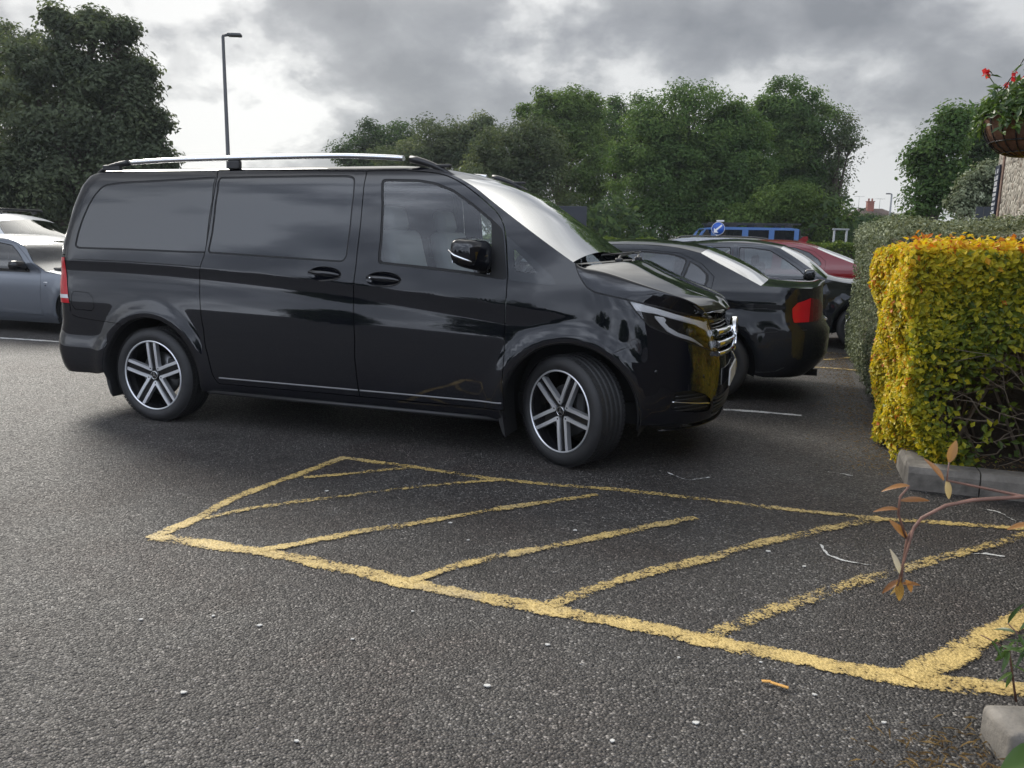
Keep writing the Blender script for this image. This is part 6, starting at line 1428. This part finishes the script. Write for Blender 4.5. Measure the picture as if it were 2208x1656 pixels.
def foreground():
    o = empty('climbing_shrub', (1.85, 2.15, 0), 0, label='bronze-leaved climber reaching into view from the right foreground', cat='shrub')
    O_ = Vector((1.85, 2.15, 0)); V = lambda *p: Vector(p)-O_
    m = MB()
    m.tube([V(1.95, 2.2, 0), V(1.75, 2.0, .5), V(1.45, 1.75, .80), V(1.25, 1.70, .862), V(1.14, 1.70, .862), V(1.03, 1.70, .852), V(.97, 1.70, .838), V(.92, 1.70, .808), V(.893, 1.70, .76), V(.890, 1.70, .69), V(.892, 1.70, .645)], [.012, .010, .0065, .0048, .0044, .004, .0037, .0034, .003, .0026, .0016], 8)
    m.tube([V(1.25, 1.70, .862), V(1.14, 1.705, .862), V(1.04, 1.71, .88), V(.972, 1.71, .893), V(.972, 1.71, .935)], [.004, .003, .0028, .0025, .0015], 6)
    m.tube([V(.92, 1.70, .808), V(.90, 1.69, .79), V(.885, 1.69, .70), V(.878, 1.69, .65)], [.003, .0028, .0025, .0018], 6)
    m.tube([V(.89, 1.70, .76), V(.862, 1.69, .82), V(.862, 1.69, .86), V(.88, 1.69, .885)], [.0028, .0026, .0024, .002], 6)
    m.build('stem', VINE, o)
    L = MB()
    for b_, d, up, ln, wd, cu in (((.972, 1.71, .935), (.2, 0, 1), (-.6, -1, 0), .050, .022, .1), ((.965, 1.71, .893), (-.55, 0, .8), (.3, -1, .5), .060, .016, .3), ((.972, 1.71, .895), (.25, 0, -1), (-.3, -1, 0), .05, .016, .2), ((.88, 1.69, .885), (-.8, 0, .1), (0, -.6, 1), .05, .014, .6), ((.862, 1.69, .85), (.9, 0, .15), (0, -.8, 1), .07, .016, .25),
                                   ((.862, 1.69, .83), (-.8, 0, .2), (0, -.6, 1), .045, .013, .6), ((.893, 1.70, .76), (-.65, 0, .7), (.2, -1, .2), .055, .018, .2), ((.890, 1.70, .66), (-.6, .1, -.4), (0, -.6, 1), .05, .016, .4), ((.892, 1.70, .65), (.9, 0, .15), (0, -.5, 1), .045, .014, .3), ((.885, 1.70, .66), (.1, -.1, -1), (-.3, -1, 0), .05, .022, .1),
                                   ((.88, 1.69, .68), (-.25, 0, .9), (0, -1, .3), .05, .015, .5), ((.888, 1.70, .67), (-.2, 0, -1), (.6, -1, 0), .052, .024, .2), ((.90, 1.70, .66), (.5, 0, -.6), (0, -1, .6), .04, .018, .3), ((1.165, 1.70, .80), (-.9, 0, -.15), (0, -.5, 1), .05, .016, .2)):
        big_leaf(L, V(*b_), d, up, ln, wd, cu)
    L.build('foliage', LF_VINE, o)
    for ob in [c for c in o.children if c.name.startswith('foliage')]:
        at = ob.data.attributes.new('tint', 'FLOAT', 'FACE'); at.data.foreach_set('value', rng.random(len(ob.data.polygons)//12+1).repeat(12)[:len(ob.data.polygons)].astype(np.float32))
    # narrow-leaved green plant low at the edge
    p = empty('leafy_plant', (1.62, 2.12, 0), 0, label='narrow green leaved plant at the bottom right corner', cat='plant')
    s = MB(); g = MB(); O2 = Vector((1.62, 2.12, 0))
    for k in range(9):
        a0 = Vector((rng.uniform(-.08, .10), rng.uniform(-.1, .1), .05)); tip = a0+Vector((rng.uniform(-.20, -.02), rng.uniform(-.15, .1), rng.uniform(.22, .50))); mid = a0.lerp(tip, .55)+Vector((.03, 0, .05)); s.tube([a0, mid, tip], [.004, .003, .0015], 6)
        for j in range(11):
            t = rng.uniform(.25, 1.); q = a0.lerp(mid, t*2) if t < .5 else mid.lerp(tip, t*2-1)
            big_leaf(g, q, (rng.normal(-.3, .6), rng.normal(0, .5), rng.normal(-.1, .5)), (rng.normal(0, .3), -.5, 1), rng.uniform(.045, .085), rng.uniform(.009, .016), .35)
    s.build('stem', VINE, p); lf = g.build('foliage', LF_BASKET, p)
    at = lf.data.attributes.new('tint', 'FLOAT', 'FACE'); at.data.foreach_set('value', np.clip(rng.normal(.45, .3, len(lf.data.polygons)//12+1), 0, 1).repeat(12)[:len(lf.data.polygons)].astype(np.float32))
    q = MB(); big_leaf(q, Vector((1.42, 1.86, .12))-O2, (-.75, -.25, .10), (0, -.3, 1), .16, .085, .25); big_leaf(q, Vector((1.52, 1.90, .14))-O2, (-.5, -.6, .05), (.1, -.3, 1), .15, .08, .3); q.tube([Vector((1.60, 2.1, .05))-O2, Vector((1.42, 1.86, .12))-O2], .004, 6); lf2 = q.build('broad_leaves', LF_BASKET, p)
    at = lf2.data.attributes.new('tint', 'FLOAT', 'FACE'); at.data.foreach_set('value', np.full(len(lf2.data.polygons), .35, np.float32))
foreground()
m = MB(); v = m.box((0, 0, .04), (1.1, .16, .13), bev=.022, seg=4); k_ = m.build('kerb_stone', CONC, None, label='pale concrete kerb stone in the bottom right corner', cat='kerb'); k_.location = (1.93, 2.03, 0); k_.rotation_euler = (0, 0, math.atan2(-.02, 1.)); 
# litter
rng = np.random.default_rng(9)
WFLECK = pbr('white_fleck', (.5, .49, .46), .8); STRAW = leaf_mat('dry_straw', [(0., (.10, .06, .025)), (1., (.36, .25, .12))], .2, .7); ORG = pbr('orange_scrap', (.62, .33, .08), .6)
for i, (x, y) in enumerate(DATA['flecks']):
    b = MB(); s = rng.uniform(.004, .0095); a = rng.uniform(0, 3); pts = [(s*math.cos(a+q)*rng.uniform(.5, 1.2)*1.4, s*math.sin(a+q)*rng.uniform(.5, 1.2)) for q in np.linspace(0, 6.28, 7)[:-1]]
    b.prism(pts, .0, .003, axis='z'); ob = b.build('white_chip', WFLECK, None, label='small white chip lying on the asphalt', cat='chip', group='white chips scattered on the asphalt'); ob.location = (x, y, .003)
for i, (x, y) in enumerate(DATA['scraps']):
    b = MB(); b.box((0, 0, .004), (.032, .012, .005), bev=.002); ob = b.build('orange_scrap', ORG, None, label='orange scrap lying below the front yellow line', cat='scrap', group='orange scraps on the asphalt'); ob.location = (x, y, .008); ob.rotation_euler = (0, .1, rng.uniform(-.5, .5))
def litter():
    n = 2600; k = rng.random(n)
    a = np.where(k < .75, -.02-np.abs(rng.normal(0, .16, n)), rng.uniform(.1, 1.2, n)); b = np.where(k < .75, rng.uniform(.2, 6.2, n), rng.uniform(.14, .5, n)); z = np.where(k < .75, .012, .115)
    C_ = B0+EX*a[:, None]+EY*b[:, None]; C_[:, 2] = z+rng.random(n)*.012
    m2 = 260; D2 = np.stack([1.27+rng.normal(0, .13, m2), 1.98+rng.normal(0, .08, m2), .008+.012*rng.random(m2)], 1)
    C_ = np.concatenate([C_, D2]); N_ = rng.normal(size=(len(C_), 3))*.35+np.array([0, 0, 1.])
    S_ = np.concatenate([.026*rng.uniform(.4, 1.4, n), .040*rng.uniform(.4, 1.3, m2)])
    leaves('leaf_litter', C_, N_, S_, STRAW, None, None, aspect=.10, kind='stuff', label='dry leaves and straw along the kerb edge', cat='leaf litter')
litter()
# trees on the far side of the camera, seen only mirrored in the paintwork
bt = [(-9., -22., 1.9, 3.6, 1.5), (-8., -22., 2.6, 2.4, 1.2), (-11., -21.5, 1.4, 2.8, 1.3)]
t0 = tree(bt, (-9., -22.), .30, 'broad tree behind the camera, mirrored in the van side', LF_DARK, .9, clump=(.6, 1.), per=60, seed=30, group='trees behind the camera')
for dx, dy, rz in ((9.5, -1.5, 1.2), (-9.5, 2., 2.1), (18., 1., 3.3), (-19, 5, 4.1)):
    c = copy_tree(t0); c.location = (t0.location.x+dx, t0.location.y+dy, 0); c.rotation_euler = (0, 0, rz)

HZ = True
if HZ:
    hm = bpy.data.materials.new('glare_veil'); hm.use_nodes = True; ht = NT(hm.node_tree); ht.n.remove(ht.n['Principled BSDF'])
    pv = ht.node('ShaderNodeVolumePrincipled'); pv.inputs['Color'].default_value = (.80, .87, .95, 1); pv.inputs['Density'].default_value = .00055; pv.inputs['Anisotropy'].default_value = .3  # thin volume added to lift the dark far trees, in place of lens glare
    ht.l.new(pv.outputs[0], ht.n['Material Output'].inputs['Volume'])
    b = MB(); b.box((0, 390, 9.), (820, 1040, 20.)); b.build('glare_veil', hm, None, kind='stuff', label='thin pale veil added over the car park to lift the dark trees', cat='glare_veil')
